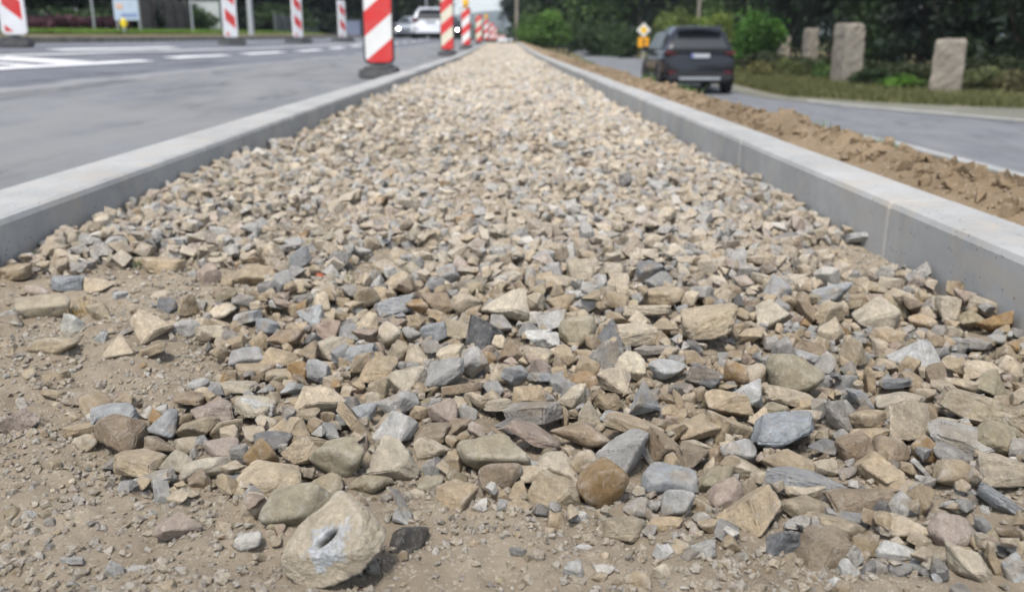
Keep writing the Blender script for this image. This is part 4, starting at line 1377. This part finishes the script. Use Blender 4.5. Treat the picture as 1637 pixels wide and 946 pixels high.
    for y in (.82, 3.52):
        for q in (-1, 1):
            w_ = MB(); r_ = .355
            prof = [(.09, .20), (.115, .24), (.118, .32), (.10, .345), (.05, .355), (-.05, .355), (-.10, .345), (-.118, .32), (-.115, .24), (-.09, .20)]
            RR = [[(q * (.835 + dx), y + rr_ * math.cos(2 * math.pi * k / 28), r_ + rr_ * math.sin(2 * math.pi * k / 28)) for dx, rr_ in prof] for k in range(28)]
            bm = w_.bm; L = [[bm.verts.new(p) for p in ring] for ring in RR]; m_ = len(prof); fs = []
            for a in range(28):
                for b in range(m_): fs.append(bm.faces.new((L[a][b], L[(a + 1) % 28][b], L[(a + 1) % 28][(b + 1) % m_], L[a][(b + 1) % m_])))
            bmesh.ops.recalc_face_normals(bm, faces=fs); wh = w_.build('tyre', M['tyre'], t, True)
            mb = MB(); mb.cyl((q * .78, y, r_), (q * .90, y, r_), .205, n=24)
            for k in range(5):
                a = k * 2 * math.pi / 5; mb.box((q * .915, y + .11 * math.cos(a), r_ + .11 * math.sin(a)), (.03, .20, .05), rot=(a, 0, 0), bevel=.006)
            mb.build('rim', M['rim'], wh)
            mb = MB(); pts = [(y + .42 * math.cos(R(a)), r_ + .42 * math.sin(R(a))) for a in range(-10, 191, 12)] + [(y + .375 * math.cos(R(a)), r_ + .375 * math.sin(R(a))) for a in range(190, -11, -12)]
            mb.poly_prism(pts, q * .86, q * .945, lambda u, v, x: (x, u, v)); mb.build('wheel_arch', blk if suv else paint, t)
    MB().box((0, 2.2, z(.33)), (1.5, 3.9, .16), bevel=.03).build('underbody', blk, t)
    MB().cyl((0, .9, z(1.65)), (0, .78, z(1.65) + .12), .02, .008).build('roof_antenna', blk, t)
    return t
paint_d = plain('dark_blue_grey_paint', (0.016, 0.018, 0.024), 0.2, 0.5, 0.1, var=0.03); paint_w = plain('white_paint', (0.72, 0.74, 0.77), 0.25, 0.5, var=0.02)
paint_s = plain('silver_paint', (0.40, 0.43, 0.47), 0.3, 0.5, 0.4, var=0.03); paint_k = plain('black_paint', (0.03, 0.032, 0.036), 0.25, 0.5, var=0.03)
zs_ = lambda x, y: z_street(y)
p = P_(1121, 65.5, zs_)
car('parked_car', paint_d, 'dark blue-grey SUV seen from behind on the side street', p, R(-1.5))
# traffic on the carriageway
p = P_(689, 33.5, zr); car('car', paint_w, 'white car driving away behind the second striped panel', (p[0], p[1], p[2]), R(3), suv=False, roof_z=1.48, group='traffic on the main road')
def facing(px, s, **kw):
    p = P_(px, s, zr); t = car(loc=(p[0], p[1], p[2]), rz=R(180), **kw); return t
facing(663, 22, kind='car', paint=paint_s, label='silver oncoming car with lit headlights, left of the white car', lights=True, suv=False, roof_z=1.46, group='traffic on the main road')
facing(722, 21, kind='car', paint=paint_k, label='dark oncoming car with lit headlights, half hidden between two striped panels', lights=True, suv=False, roof_z=1.5, group='traffic on the main road')

# far end of the row: red and white barrier, white van
p = P_(799, 19, zr); t = empty('barrier', p, 0, 'low red and white barrier board across the far end of the works', 'barrier')
mb = MB(); mb.box((0, 0, .42), (.9, .03, .25), bevel=.005)
bmat = mat_stripes('barrier_stripes', 1.0, 0.34, 0, 0.1, (0.74, 0.74, 0.73))
mb.build('board', bmat, t)
for q in (-1, 1): MB().box((q * .38, 0, .22), (.05, .05, .44)).box((q * .38, 0, .03), (.08, .4, .05)).build('leg', M['metal'], t)
p = P_(807.5, 12.5, lambda x, y: terrain(x, y) + 0.3); t = empty('van', p, 0, 'small white van far away at the end of the gravel strip', 'van')
mb = MB(); mb.rings([sup(.92, .35, 1.95, 0, 20, 8), sup(.98, .30, 2.05, .1, 20, 8), sup(.98, .3, 2.05, 3.4, 20, 8), sup(.95, .3, 1.5, 4.2, 20, 7), sup(.9, .35, 1.1, 4.9, 20, 6)]); mb.build('body', paint_w, t, True)
for q in (-1, 1):
    MB().box((q * .42, -.012, 1.45), (.6, .02, .42), bevel=.01).build('rear_window', M['glass'], t)
    for y in (.8, 4.0): MB().cyl((q * .78, y, .33), (q * .96, y, .33), .33, n=24).build('tyre', M['tyre'], t)
    MB().box((q * .85, -.015, .9), (.12, .03, .4), bevel=.01).build('tail_light', M['red'], t)

# ---------------- signs, posts, boards
def post(name, px, s, h, r, mat, label, cat, zf, r2=None, arm=None):
    p = P_(px, s, zf); t = empty(name, p, 0, label, cat)
    MB().cyl((0, 0, -0.1), (0, 0, h), r, r2 or r, 16).build('pole', mat, t, True)
    if arm:
        mb = MB(); mb.cyl((0, 0, h - .05), (arm, 0.0, h + .35), .035); mb.build('arm', mat, t)
        MB().box((arm + .25 * (1 if arm > 0 else -1), 0, h + .36), (.6, .22, .1), bevel=.03).build('lamp_head', M['greyplast'], t)
    return t
T_ = lambda x, y: terrain(x, y)
post('street_lamp', 403, 47, 7.5, .10, M['metal'], 'grey metal lamp post on the far pavement, right of the pale wall', 'lamp post', T_, .06, 1.4)
post('street_lamp', 826, 24, 8.0, .13, M['oldconc'], 'pale lamp post beside the right end of the gravel strip', 'lamp post', T_, .08, -1.5)
post('utility_pole', 1115, 26, 8.5, .13, M['oldconc'], 'pale concrete pole rising above the SUV', 'utility pole', T_, .09)
post('utility_pole', 1022, 20, 8.5, .11, M['oldconc'], 'pale pole among the trees left of the SUV', 'utility pole', T_, .09)
post('sign_post', 310, 44, 3.2, .035, M['metal'], 'thin grey sign post between the brown fence and the pale wall', 'sign post', T_)
post('sign_post', 475, 60, 3.2, .035, M['metal'], 'thin grey post behind the middle far striped panel', 'sign post', T_)
post('street_lamp', 683, 17, 9, .13, M['metal'], 'grey lamp post behind the white car', 'lamp post', T_, .08, 1.2)
# priority sign with plate
p = P_(1028.5, 31, T_); p[2] = z_street(p[1]) - .05; t = empty('road_sign', p, 0, 'diamond priority sign with an orange plate below, left of the SUV', 'road sign')
MB().cyl((0, .03, 0), (0, .03, 1.95), .03).build('pole', M['metal'], t)
def dia(r, y0, y1, z): return [(r, z), (0, z + r), (-r, z), (0, z - r)], y0, y1
wp = plain('sign_white', (.72, .72, .70), .5, var=.03); ye = plain('sign_yellow', (.80, .50, .03), .5, var=.03); orr = plain('sign_orange', (.80, .36, .01), .5, var=.03)
mb = MB(); pts, a, b = dia(.36, -.0, .02, 1.58); mb.poly_prism(pts, a, b, lambda u, v, q: (u, q, v)); dd = mb.build('sign_plate', wp, t)
mb = MB(); pts, a, b = dia(.21, -.008, -.002, 1.58); mb.poly_prism(pts, a, b, lambda u, v, q: (u, q, v)); mb.build('sign_symbol', ye, dd)
mb = MB(); mb.poly_prism(rrect(.54, .50, .04, .98), 0, .02, lambda u, v, q: (u, q, v)); pp = mb.build('extra_plate', orr, t)
mb = MB(); mb.box((0, -.006, .98), (.07, .006, .34)); mb.box((.08, -.006, 1.02), (.16, .006, .06)); mb.build('plate_symbol', plain('sign_black', (.05, .04, .03), .5), pp)
# information board and the sign back above it
p = P_(208, 52, T_); t = empty('information_board', p, R(-4), 'pale blue information board on legs on the grass by the dark red hedge', 'board')
for q in (-.33, .36): MB().cyl((q, 0, -.1), (q, 0, 1.0), .025).build('leg', M['metal'], t)
bb = MB().box((0, -.03, .68), (.78, .03, .62), bevel=.006).build('board_panel', plain('board_blue', (.42, .50, .60), .5, var=.1, scale=5), t)
MB().box((-.2, -.049, .78), (.22, .006, .16)).build('board_picture', plain('board_orange', (.6, .42, .33), .5), bb)
MB().box((.08, -.049, .52), (.5, .006, .12)).build('board_text_block', plain('board_darkblue', (.22, .28, .46), .5), bb)
p = P_(152, 50, T_); t = empty('road_sign', p, 0, 'back of a small grey sign above the dark red hedge', 'road sign')
MB().cyl((0.02, .03, -.1), (0.02, .03, 2.3), .03).build('pole', M['metal'], t); MB().box((0, 0, 1.52), (.38, .02, .75), bevel=.004).build('sign_plate', M['metal'], t)
# yellow hydrant marker
p = P_(201, 58, T_); t = empty('hydrant_marker', p, 0, 'small yellow hydrant standing in the grass under the blue board', 'hydrant')
mb = MB(); mb.cyl((0, 0, -.05), (0, 0, .2), .045, .04); mb.build('stem', M['metal'], t); yb = plain('yellow_cast', (.75, .58, .03), .5)
mb = MB(); mb.cyl((0, 0, .18), (0, 0, .36), .07, .065); mb.cyl((0, 0, .36), (0, 0, .42), .065, .025); mb.cyl((-.10, 0, .29), (.10, 0, .29), .03); mb.build('body', yb, t, True)
# brown plank fence
def fence(xa, ya, xb, yb_, h, mat, label, pw=.14, gap=.012, base=None):
    n = int(math.hypot(xb - xa, yb_ - ya) / (pw + gap)); ang = math.atan2(yb_ - ya, xb - xa)
    t = empty('fence', (xa, ya, float(terrain(xa, ya))), 0, label, 'fence')
    mb = MB(); 
    for k in range(n):
        f = (k + .5) / n; x, y = xa + (xb - xa) * f, ya + (yb_ - ya) * f; z = float(terrain(x, y)) - float(terrain(xa, ya))
        mb.box((x - xa, y - ya, z + h / 2 - .05), (pw, .022, h + random.uniform(-.03, .03)), rot=(0, 0, ang))
    mb.build('boards', mat, t)
    for k in range(0, n, 14):
        mb = MB(); f = k / n; x, y = xa + (xb - xa) * f, ya + (yb_ - ya) * f; z = float(terrain(x, y)) - float(terrain(xa, ya))
        mb.box((x - xa + .06 * math.sin(ang), y - ya - .06 * math.cos(ang), z + h / 2), (.09, .09, h + .15), rot=(0, 0, ang))
        mb.build('fence_post', mat, t)
    return t
wood = plain('dark_brown_boards', (.085, .070, .068), .8, var=.35, scale=3, bump=.004)
a = P_(226, 43, T_); b = P_(312, 33, T_)
fence(a[0], a[1], b[0], b[1], 1.35, wood, 'dark brown board fence behind the far pavement, left of the pale wall')
a = P_(440, 30, T_); b = P_(560, 19, T_)
fence(a[0], a[1], b[0], b[1], 1.0, plain('grey_boards', (.10, .105, .11), .8, var=.3, scale=3), 'dark grey low fence under the trees beyond the road')
p = P_(333, 32, T_); t = empty('wall', p, R(6), 'pale rendered wall panel with a cap, between fence and lamp post', 'wall')
MB().box((0, 0, .70), (1.34, .25, 1.55), bevel=.01).build('wall_panel', plain('pale_render', (.50, .53, .52), .85, var=.12, scale=2), t)
MB().box((0, 0, 1.50), (1.44, .34, .06), bevel=.01).build('cap', M['oldconc'], t)
p = P_(566, 24, T_); t = empty('container', p, 0, 'blue-grey panelled box standing beyond the road, left of the nearest striped panel', 'container')
MB().box((0, 0, .45), (.95, .8, 1.0), bevel=.02).build('body', plain('blue_grey_panel', (.17, .20, .30), .6, var=.2), t)
MB().box((0, 0, .98), (1.0, .86, .05), bevel=.01).build('lid', M['greyplast'], t)
# small black trestle at the edge of the strip on the right
p = P_(901, 32, T_); p[2] = .36 - (92 - 66) / 32; t = empty('trestle', p, R(10), 'small black trestle standing by the right end of the kerb', 'trestle')
MB().box((0, 0, .48), (.62, .12, .10), bevel=.01).build('top_rail', M['rubber'], t)
for q in (-1, 1):
    for v in (-1, 1): MB().cyl((q * .26, 0, .46), (q * .28, v * .2, -.12), .03, n=8).build('leg', M['rubber'], t)

# ---------------- concrete gate posts on the right
GP = [(1510, 70, 150, 45, 84, 'nearest concrete gate post, rightmost, with a plain face', -27), (1351, 58, 140, 46, 98, 'concrete gate post with two visible faces and a chipped top', 12),
      (1293, 45, 110, 24, 62, 'narrow concrete post, third from the right, in the undergrowth', 8), (1251, 38, 106, 14, 46, 'farthest thin concrete post beside the big green bush', 0)]
for px, s, yb_, wpx, hpx, lab, rz in GP:
    p = at_scale(px, s, yb_); z0 = p[2] - .25; wd = wpx / s * (0.74 if 5 < rz else 1.0); h = hpx / s + .25
    t = empty('gate_post', (p[0], p[1], z0), R(rz), lab, 'gate post', 'old concrete posts along the right side')
    mb = MB(); rr = []; lean_ = random.uniform(-.03, .03)
    for z, q in [(h * k / 14, 1.02 - .04 * k / 14) for k in range(14)] + [(h * .96, .95), (h, .86)]:
        ring = []
        for a in range(24):
            sd, f = divmod(a, 6); f = f / 6 * 2 - 1; x, y = [(f, -1), (1, f), (-f, 1), (-1, -f)][sd]
            nz = float(vnoise(np.array([[x * wd, y * wd, z + px]]), 6.0, 5)[0]) * .02 + float(vnoise(np.array([[x * wd, y * wd, z + px]]), 15.0, 6)[0]) * .012
            ring.append((x * q * (wd / 2 + nz) + lean_ * z, y * q * (wd / 2 + nz), z + (nz * 2 if z > h * .9 else 0)))
        rr.append(ring)
    mb.rings(rr)
    mb.build('shaft', M['oldconc'], t)

# ---------------- foliage
LEAFN = 0
def leaf_mesh(name, pts, size, tint, r, aspect=1.5):
    n = len(pts); a = unit(r.normal(size=(n, 3))); b = unit(np.cross(a, r.normal(size=(n, 3))))
    s = size * r.uniform(.6, 1.3, (n, 1))
    a = a * s * aspect * .5; b = b * s * .5
    V = np.stack([pts - a, pts + b, pts + a, pts - b], 1).reshape(-1, 3); F = np.arange(4 * n).reshape(n, 4)
    return raw_mesh(name, V, F, np.repeat(tint, 4, axis=0), smooth=False)
def crown_pts(n, c, rad, r, lobes=14, lr=.42):
    """points spread through overlapping clumps inside an ellipsoid"""
    L = unit(r.normal(size=(lobes, 3))) * r.uniform(.25, 1.05, (lobes, 1)); L[:, 2] = L[:, 2] * .95
    k = r.integers(0, lobes, n); q = r.random((n, 1)) ** .45 * np.where(r.random((n, 1)) < .08, 1.5, 1.0)
    P = L[k] + unit(r.normal(size=(n, 3))) * q * lr * r.uniform(.7, 1.3, lobes)[k][:, None]
    return P * np.array(rad) + np.array(c), k
def tree(name, label, cat, loc, h, rad, trunk_h, col, n, size, seed, group=None, trunk_r=.14, lobes=18, conifer=False):
    r = np.random.default_rng(seed); t = empty(name, loc, 0, label, cat, group)
    cz = trunk_h + (h - trunk_h) * .5; R3 = (rad, rad, (h - trunk_h) * .55)
    if conifer:
        f = r.random(n) ** .75; zz = trunk_h + (h - trunk_h) * f; rr = rad * (1 - f * .85) * (0.75 + .3 * np.sin(f * 55 + r.normal(size=n) * .3)) * r.random(n) ** .35; an = r.uniform(0, 6.283, n)
        P = np.stack([rr * np.cos(an), rr * np.sin(an), zz - rr * .25], 1); k = (f * 17).astype(int) % lobes
    else: P, k = crown_pts(n, (0, 0, cz), R3, r, lobes)
    lt = r.uniform(.6, 1.45, lobes + 18)[k][:, None] * r.uniform(.75, 1.25, (n, 1))
    tint = np.clip(np.array(col)[None] * lt, .004, .5)
    obj('crown', leaf_mesh('crown', P, size, tint, r), M['leaf'], t)
    mb = MB(); lean = r.normal() * .15
    top = trunk_h + (h - trunk_h) * .55
    R_ = []
    for q in range(6):
        f = q / 5; rr = trunk_r * (1 - .65 * f) + (.06 if q == 0 else 0) * trunk_r / .14
        R_.append([(lean * f + rr * math.cos(a) , .1 * math.sin(f * 3) + rr * math.sin(a), -.3 + (top + .3) * f) for a in [2 * math.pi * i / 10 for i in range(10)]])
    mb.rings(R_)
    for q in range(5 if not conifer else 0):
        a = r.uniform(0, 6.28); z0 = trunk_h * .9 + (top - trunk_h) * r.random() * .6
        mb.cyl((lean * z0 / top, .05, z0), (rad * .6 * math.cos(a), rad * .6 * math.sin(a), z0 + (h - trunk_h) * .28), trunk_r * .4, trunk_r * .12, 7)
    mb.build('trunk', M['bark'], t, True)
    return t
def bush(label, px, s, w_px, top_px, base_px, col, seed, n=5000, size=.07, cat='bush', group=None, depth=1.0, name='bush', zf=None, lobes=22):
    p = at_scale(px, s); top = at_scale(px, s, top_px)[2]; base = at_scale(px, s, base_px)[2]
    g = float(terrain(p[0], p[1])); base = min(base, g + .15)
    rad = w_px / s / 2; h = top - g
    r = np.random.default_rng(seed); t = empty(name, (p[0], p[1], g), 0, label, cat, group)
    P, k = crown_pts(n, (0, 0, h * .47), (rad, rad * depth, h * .55), r, lobes, .45)
    P[:, 2] = np.maximum(P[:, 2], .02 + .1 * r.random(n))
    lt = r.uniform(.6, 1.45, lobes)[k][:, None] * r.uniform(.75, 1.25, (n, 1))
    obj('leaves', leaf_mesh('leaves', P, size, np.clip(np.array(col)[None] * lt, .004, .6), r), M['leaf'], t)
    mb = MB()
    for q in range(6):
        a = r.uniform(0, 6.28); mb.cyl((0.05 * math.cos(a), .05 * math.sin(a), -.1), (rad * .55 * math.cos(a), rad * .55 * math.sin(a) * depth, h * .6), .03, .01, 7)
    mb.build('stems', M['bark'], t)
    return t
DK = (.020, .032, .020); DG = (.042, .070, .028); MG = (.075, .13, .038); BG = (.095, .19, .030); YG = (.16, .21, .045); PU = (.085, .035, .050)
# dark evergreen wall on the right, tree by tree
spec = [(1262, 34, 8.5, 2.0, DK, 1), (1330, 36, 9, 2.2, DK, 0), (1390, 42, 8, 2.0, DK, 1), (1430, 47, 8.5, 2.0, DG, 0), (1475, 50, 8, 1.8, DK, 1), (1530, 54, 8.5, 1.9, DK, 0), (1585, 55, 8, 1.8, DG, 1), (1640, 58, 8, 1.9, DK, 0), (1700, 58, 8, 2, DK, 1), (1300, 27, 10, 2.6, DG, 0), (1400, 31, 10, 2.6, DK, 1), (1520, 37, 10, 2.6, DK, 1), (1620, 41, 9, 2.4, DG, 0)]
wheres = ['beside the farthest gate post', 'behind the two narrow gate posts', 'just right of the two-faced gate post', 'midway between the two nearest gate posts', 'left of the nearest gate post', 'directly behind the nearest gate post', 'right of the nearest gate post', 'at the right edge of the picture', 'just beyond the right edge', 'tall, in the second row behind the narrow posts', 'tall, in the second row behind the two-faced post', 'tall, in the second row behind the nearest post', 'tall, in the second row at the right edge']
for i, (px, s, h, rad, col, con) in enumerate(spec):
    p = P_(px, s, T_)
    tree('evergreen_tree', ('dense dark conifer ' if con else 'dense dark bushy tree ') + wheres[i], 'tree', p, h, rad, .1 if i < 9 else .6, col, 7000, .17, 300 + i, 'dark trees along the right side', conifer=bool(con), lobes=26)
# undergrowth along the right
for i, (px, s, wpx, tp, bp_, col, lab) in enumerate([
    (1230, 50, 60, 100, 148, (.15, .14, .06), 'dry yellowish weeds by the street, right of the SUV'), (1285, 52, 70, 92, 148, (.10, .12, .045), 'tangled weeds in front of the narrow gate posts'),
    (1320, 55, 40, 104, 146, MG, 'small green weeds left of the two-faced gate post'), (1395, 62, 70, 108, 152, DG, 'dark green nettles right of the two-faced gate post'),
    (1440, 66, 60, 122, 156, BG, 'bright green weeds midway between the two nearest gate posts'), (1475, 66, 40, 128, 156, MG, 'low weeds at the foot of the nearest gate post'),
    (1575, 70, 80, 112, 156, (.13, .15, .07), 'pale flowering weeds right of the nearest gate post'), (1630, 72, 70, 118, 158, (.11, .10, .05), 'dry weeds at the right edge of the picture')]):
    bush(lab, px, s, wpx, tp, bp_, col, 400 + i, 3500, .05, 'weeds', 'undergrowth on the right verge', .8, 'weeds')
for i, (px, s, wpx, tp) in enumerate([(1215, 46, 70, 88), (1262, 48, 80, 84), (1330, 52, 90, 96), (1410, 56, 90, 98), (1470, 60, 80, 104), (1560, 62, 90, 98), (1610, 64, 90, 96), (1660, 66, 80, 104)]):
    bush('dark low thicket on the verge ' + ['next to the big green bush', 'before the farthest gate post', 'between the narrow posts and the two-faced post', 'right of the two-faced post', 'left of the nearest gate post', 'right of the nearest gate post', 'near the right edge', 'at the right edge'][i], px, s, wpx, tp, 150, ((.045, .055, .025), (.035, .045, .02))[i % 2], 540 + i, 5000, .07, 'thicket', 'low thickets between the gate posts', .7, 'thicket', lobes=26)
# bushes and trees beyond the side street
bush('big bright green bush right of the SUV', 1207, 42, 92, 22, 112, (.055, .13, .022), 430, 12000, .10)
bush('bright green bush at the far end of the strip, right of the lamp post', 865, 24, 84, 17, 78, (.09, .17, .035), 431, 12000, .12)
bush('dark green bush left of the diamond sign', 968, 26, 95, 36, 98, DG, 432, 11000, .12)
bush('low dark bush behind the diamond sign', 1015, 28, 70, 50, 100, DG, 433, 8000, .11)
bush('yellow-green bush above the left side of the SUV', 1075, 27, 70, 26, 100, (.13, .17, .045), 434, 9000, .11)
bush('yellow-green bush above the right side of the SUV', 1140, 27, 70, 24, 100, YG, 435, 9000, .11)
bush('dark bush between the strip end and the street', 915, 22, 60, 40, 90, DG, 436, 8000, .13)
for i, (px, s, h, rad, col, w_) in enumerate([(852, 15, 9, 3.4, DK, 'dark tree above the bright bush at the strip end'), (890, 18, 9.5, 3.2, DG, 'tall tree behind the bright bush at the strip end'), (925, 17, 9, 3.0, (.045, .05, .04), 'greyish tree left of the sign'), (965, 20, 10, 3.0, MG, 'green tree behind the dark bush by the sign'),
        (1005, 18, 10, 3.2, DG, 'tall dark tree behind the diamond sign'), (1050, 20, 10, 2.8, DK, 'dark tree behind the left side of the SUV'), (1095, 20, 10, 2.8, MG, 'green tree above the roof of the SUV'), (1135, 19, 10.5, 3.0, (.07, .075, .04), 'brownish-green tree above the right of the SUV'),
        (1175, 22, 10, 2.8, MG, 'green tree left of the big bright bush'), (1225, 25, 9.5, 2.8, DG, 'dark green tree behind the big bright bush')]):
    p = P_(px, s, T_); tree('broadleaf_tree', w_, 'tree', p, h, rad, .5, col, 11000, .28, 340 + i, 'trees beyond the side street', lobes=40)
# left side
for k, (s, lab) in enumerate(((62, 'dark red hedge behind the nearest far striped panel'), (55, 'dark red hedge in the middle of its row'), (49, 'dark red hedge left of the blue board'))):
    px = (20, 85, 150)[k]
    bush(lab, px, s, 92, 27 - 0 * k, 56, PU, 450 + k, 7000, .06, 'hedge', 'dark red hedges behind the lawn', .55, 'hedge', lobes=30)
L_ = [(-40, 40), (30, 38), (95, 36), (160, 34), (215, 32), (262, 30), (300, 27), (352, 24), (398, 24), (440, 23), (482, 22), (520, 20), (556, 19), (592, 17), (622, 16), (648, 14), (712, 13.5), (738, 13)]
for i, (px, s) in enumerate(L_):
    p = P_(px, s, T_); h = 9.5 if i < 16 else (4.8, 3.6)[i - 16]; rad = (66 / s * .80) if i < 16 else 1.1; col = [DK, DG, DK, (.035, .048, .028)][i % 4]
    w_ = ['at the left edge', 'behind the nearest far striped panel', 'behind the left part of the red hedge', 'behind the small grey sign', 'behind the blue board', 'behind the brown fence', 'at the right end of the brown fence', 'behind the pale wall', 'behind the grey lamp post', 'right of the grey lamp post', 'behind the middle far panel', 'right of the middle far panel', 'behind the smallest far panel', 'behind the nearest large panel', 'above the silver car', 'above the white car', 'behind the second kerbside panel', 'at the left edge of the open sky'][i]
    tree('dark_tree', 'tall dark tree across the road, ' + w_ if i < 16 else 'slender dark tree far off ' + w_, 'tree', p, h, rad * 1.15, .3, col, 12000 if i < 16 else 6000, .30 if i < 16 else .16, 360 + i, 'dark trees across the road', lobes=44, conifer=(i >= 16))
for i, (px, s, wpx, tp) in enumerate([(10, 44, 150, 22), (110, 42, 150, 14), (200, 40, 120, 8), (280, 33, 110, 6), (350, 27, 100, 10), (440, 26, 110, 14), (510, 23, 110, 18), (575, 20, 100, 24), (635, 18, 80, 22)]):
    bush('dark shrub mass across the road ' + ['at the left edge', 'behind the dark red hedge', 'behind the blue board', 'behind the brown fence', 'behind the pale wall', 'between lamp post and middle far panel', 'between the two smaller far panels', 'left of the nearest large panel', 'behind the silver car'][i], px, s, wpx, tp, 60, (DK, DG)[i % 2], 520 + i, 8000, .13, 'shrub', 'dark shrubs under the trees across the road', .6, 'shrub', lobes=30)
# hedge row in the distance closing the view under the sky
for i, (px, s, wpx, tp, col) in enumerate([(640, 16, 60, 28, DG), (700, 14, 60, 36, DK), (740, 12, 40, 44, DG), (768, 10, 34, 48, DG), (795, 9, 30, 52, MG), (818, 10, 30, 46, DG)]):
    bush(['far bush behind the silver car', 'far bush behind the white car', 'far bush behind the amber-lamp panel', 'far bush behind the fourth kerbside panel', 'far bush behind the low barrier', 'far bush left of the pale lamp post'][i], px, s, wpx, tp, 64, col, 480 + i, 4000, .2, 'bush', 'bushes closing the far end', 1.0)
# small plants in the bed and on the soil bank
def tuft(label, x, y, z, h, n, col, seed, name='grass_tuft', spread=.012):
    r = np.random.default_rng(seed); V = []; F = []
    for k in range(n):
        a = r.uniform(0, 6.28); b = r.uniform(.15, .9); x0, y0 = r.normal(size=2) * spread; hh = h * r.uniform(.5, 1.1); w_ = h * .045
        dx, dy = math.cos(a), math.sin(a); base = len(V)
        for q in range(4):
            f = q / 3; bend = b * hh * f * f; ww = w_ * (1 - f * .9)
            V += [(x0 + dx * bend - dy * ww, y0 + dy * bend + dx * ww, hh * f), (x0 + dx * bend + dy * ww, y0 + dy * bend - dx * ww, hh * f)]
        for q in range(3): F.append((base + 2 * q, base + 2 * q + 1, base + 2 * q + 3, base + 2 * q + 2))
    r2 = np.clip(np.array(col)[None] * np.repeat(r.uniform(.7, 1.3, (n, 1)), 8, axis=0), 0, .8)
    o = obj(name, raw_mesh(name, V, F, r2), M['leaf'], None, label=label, cat='grass tuft' if 'grass' in name else 'plant'); o.location = (x, y, z - .002); return o
def on_bed(px, py):
    z = .02
    for _ in range(5): p = on_plane(px, py, z); z = float(z_dirt(np.array([p[0]]), np.array([p[1]]))[0])
    return p[0], p[1], z
x, y, z = on_bed(133, 503); tuft('dry straw-coloured grass tuft beside a tan block in the left dirt', x, y, z, .022, 34, (.42, .30, .13), 1)
x, y, z = on_bed(176, 416); tuft('tiny green weed near the left kerb', x, y, z + .004, .016, 26, (.10, .16, .04), 2, 'weed')
x, y, z = on_bed(224, 426); tuft('tiny green weed right of the other one near the left kerb', x, y, z + .004, .016, 26, (.11, .17, .05), 3, 'weed')
for i, (px, sc2, lab) in enumerate([(1275, 230, 'pale green grass tuft on the soil bank, middle one'), (1305, 245, 'green grass tuft on the soil bank just right of the pale one'), (1425, 320, 'green weed on the soil bank near the white street kerb'), (1402, 300, 'thin green weed on the soil bank left of another'), (1085, 110, 'low grass tuft on the soil bank below the SUV'), (1108, 115, 'green grass tuft on the soil bank under the rear bumper of the SUV'), (1040, 95, 'grass tuft on the soil bank left of the SUV')]):
    X = XR + KR + .24; Z = F_PX / sc2
    # walk along the crest of the bank to the column
    Y = Z * 1.04; px_now = project(X, Y, .12)[0]
    for _ in range(12):
        px_now = project(X, Y, .13)[0]; Y *= (px_now - 804) / (px - 804)
    z = float(z_soil(np.array([X]), np.array([Y]))[0]); tuft(lab, X, Y, z, .04 + .02 * (Y > 4), 34, (.17, .26, .09) if i != 0 else (.30, .36, .22), 20 + i, spread=.03)
# grass fringe along the left edge of the side street (ground cover)
r = np.random.default_rng(90); n = 26000
def blades(name, xs_, ys_, zs__, h, col, label):
    n = len(xs_); a = r.uniform(0, 6.28, n); hh = h * r.uniform(.4, 1.2, n); w_ = .012 + 0 * a; b = hh * r.uniform(.1, .7, n)
    P0 = np.stack([xs_ - np.sin(a) * w_, ys_ + np.cos(a) * w_, zs__], 1); P1 = np.stack([xs_ + np.sin(a) * w_, ys_ - np.cos(a) * w_, zs__], 1); P2 = np.stack([xs_ + np.cos(a) * b, ys_ + np.sin(a) * b, zs__ + hh], 1)
    V = np.stack([P0, P1, P2], 1).reshape(-1, 3); tint = np.repeat(np.clip(np.array(col)[None] * r.uniform(.6, 1.4, (n, 1)), 0, .7), 3, axis=0)
    obj(name, raw_mesh(name, V, np.arange(3 * n).reshape(n, 3), tint, False), M['leaf'], None, kind='stuff', label=label, cat='grass')
y = r.uniform(11, 45, n // 2); x = edge_l(y) - .05 - np.abs(r.normal(size=n // 2)) * .5
blades('grass', x, y, terrain(x, y), .16, (.13, .17, .05), 'grass fringe between the soil bank and the side street')
y = r.uniform(9, 45, n * 2); x = edge_r(y) + sh_w(y) + 0.1 + np.abs(r.normal(size=n * 2)) * 1.6
blades('dry_grass', x, y, terrain(x, y), .15, (.12, .125, .05), 'dry grass on the verge under the gate posts')
y = r.uniform(14, 55, n * 2); x = r.uniform(-14.5, -10.3, n * 2)
blades('lawn_grass', x, y, terrain(x, y) + .03, .09, (.13, .21, .04), 'short green lawn grass beyond the far pavement')

# ---------------- air
t = bpy.data.materials.new('haze'); t.use_nodes = True; q = t.node_tree
for n_ in list(q.nodes): q.nodes.remove(n_)
pv = q.nodes.new('ShaderNodeVolumePrincipled'); pv.inputs['Color'].default_value = (.80, .88, 1.0, 1); pv.inputs['Density'].default_value = HAZE
ou = q.nodes.new('ShaderNodeOutputMaterial'); q.links.new(pv.outputs[0], ou.inputs['Volume'])
MB().box((0, 0, 36), (5200, 5200, 130)).build('haze', t, None, kind='stuff')
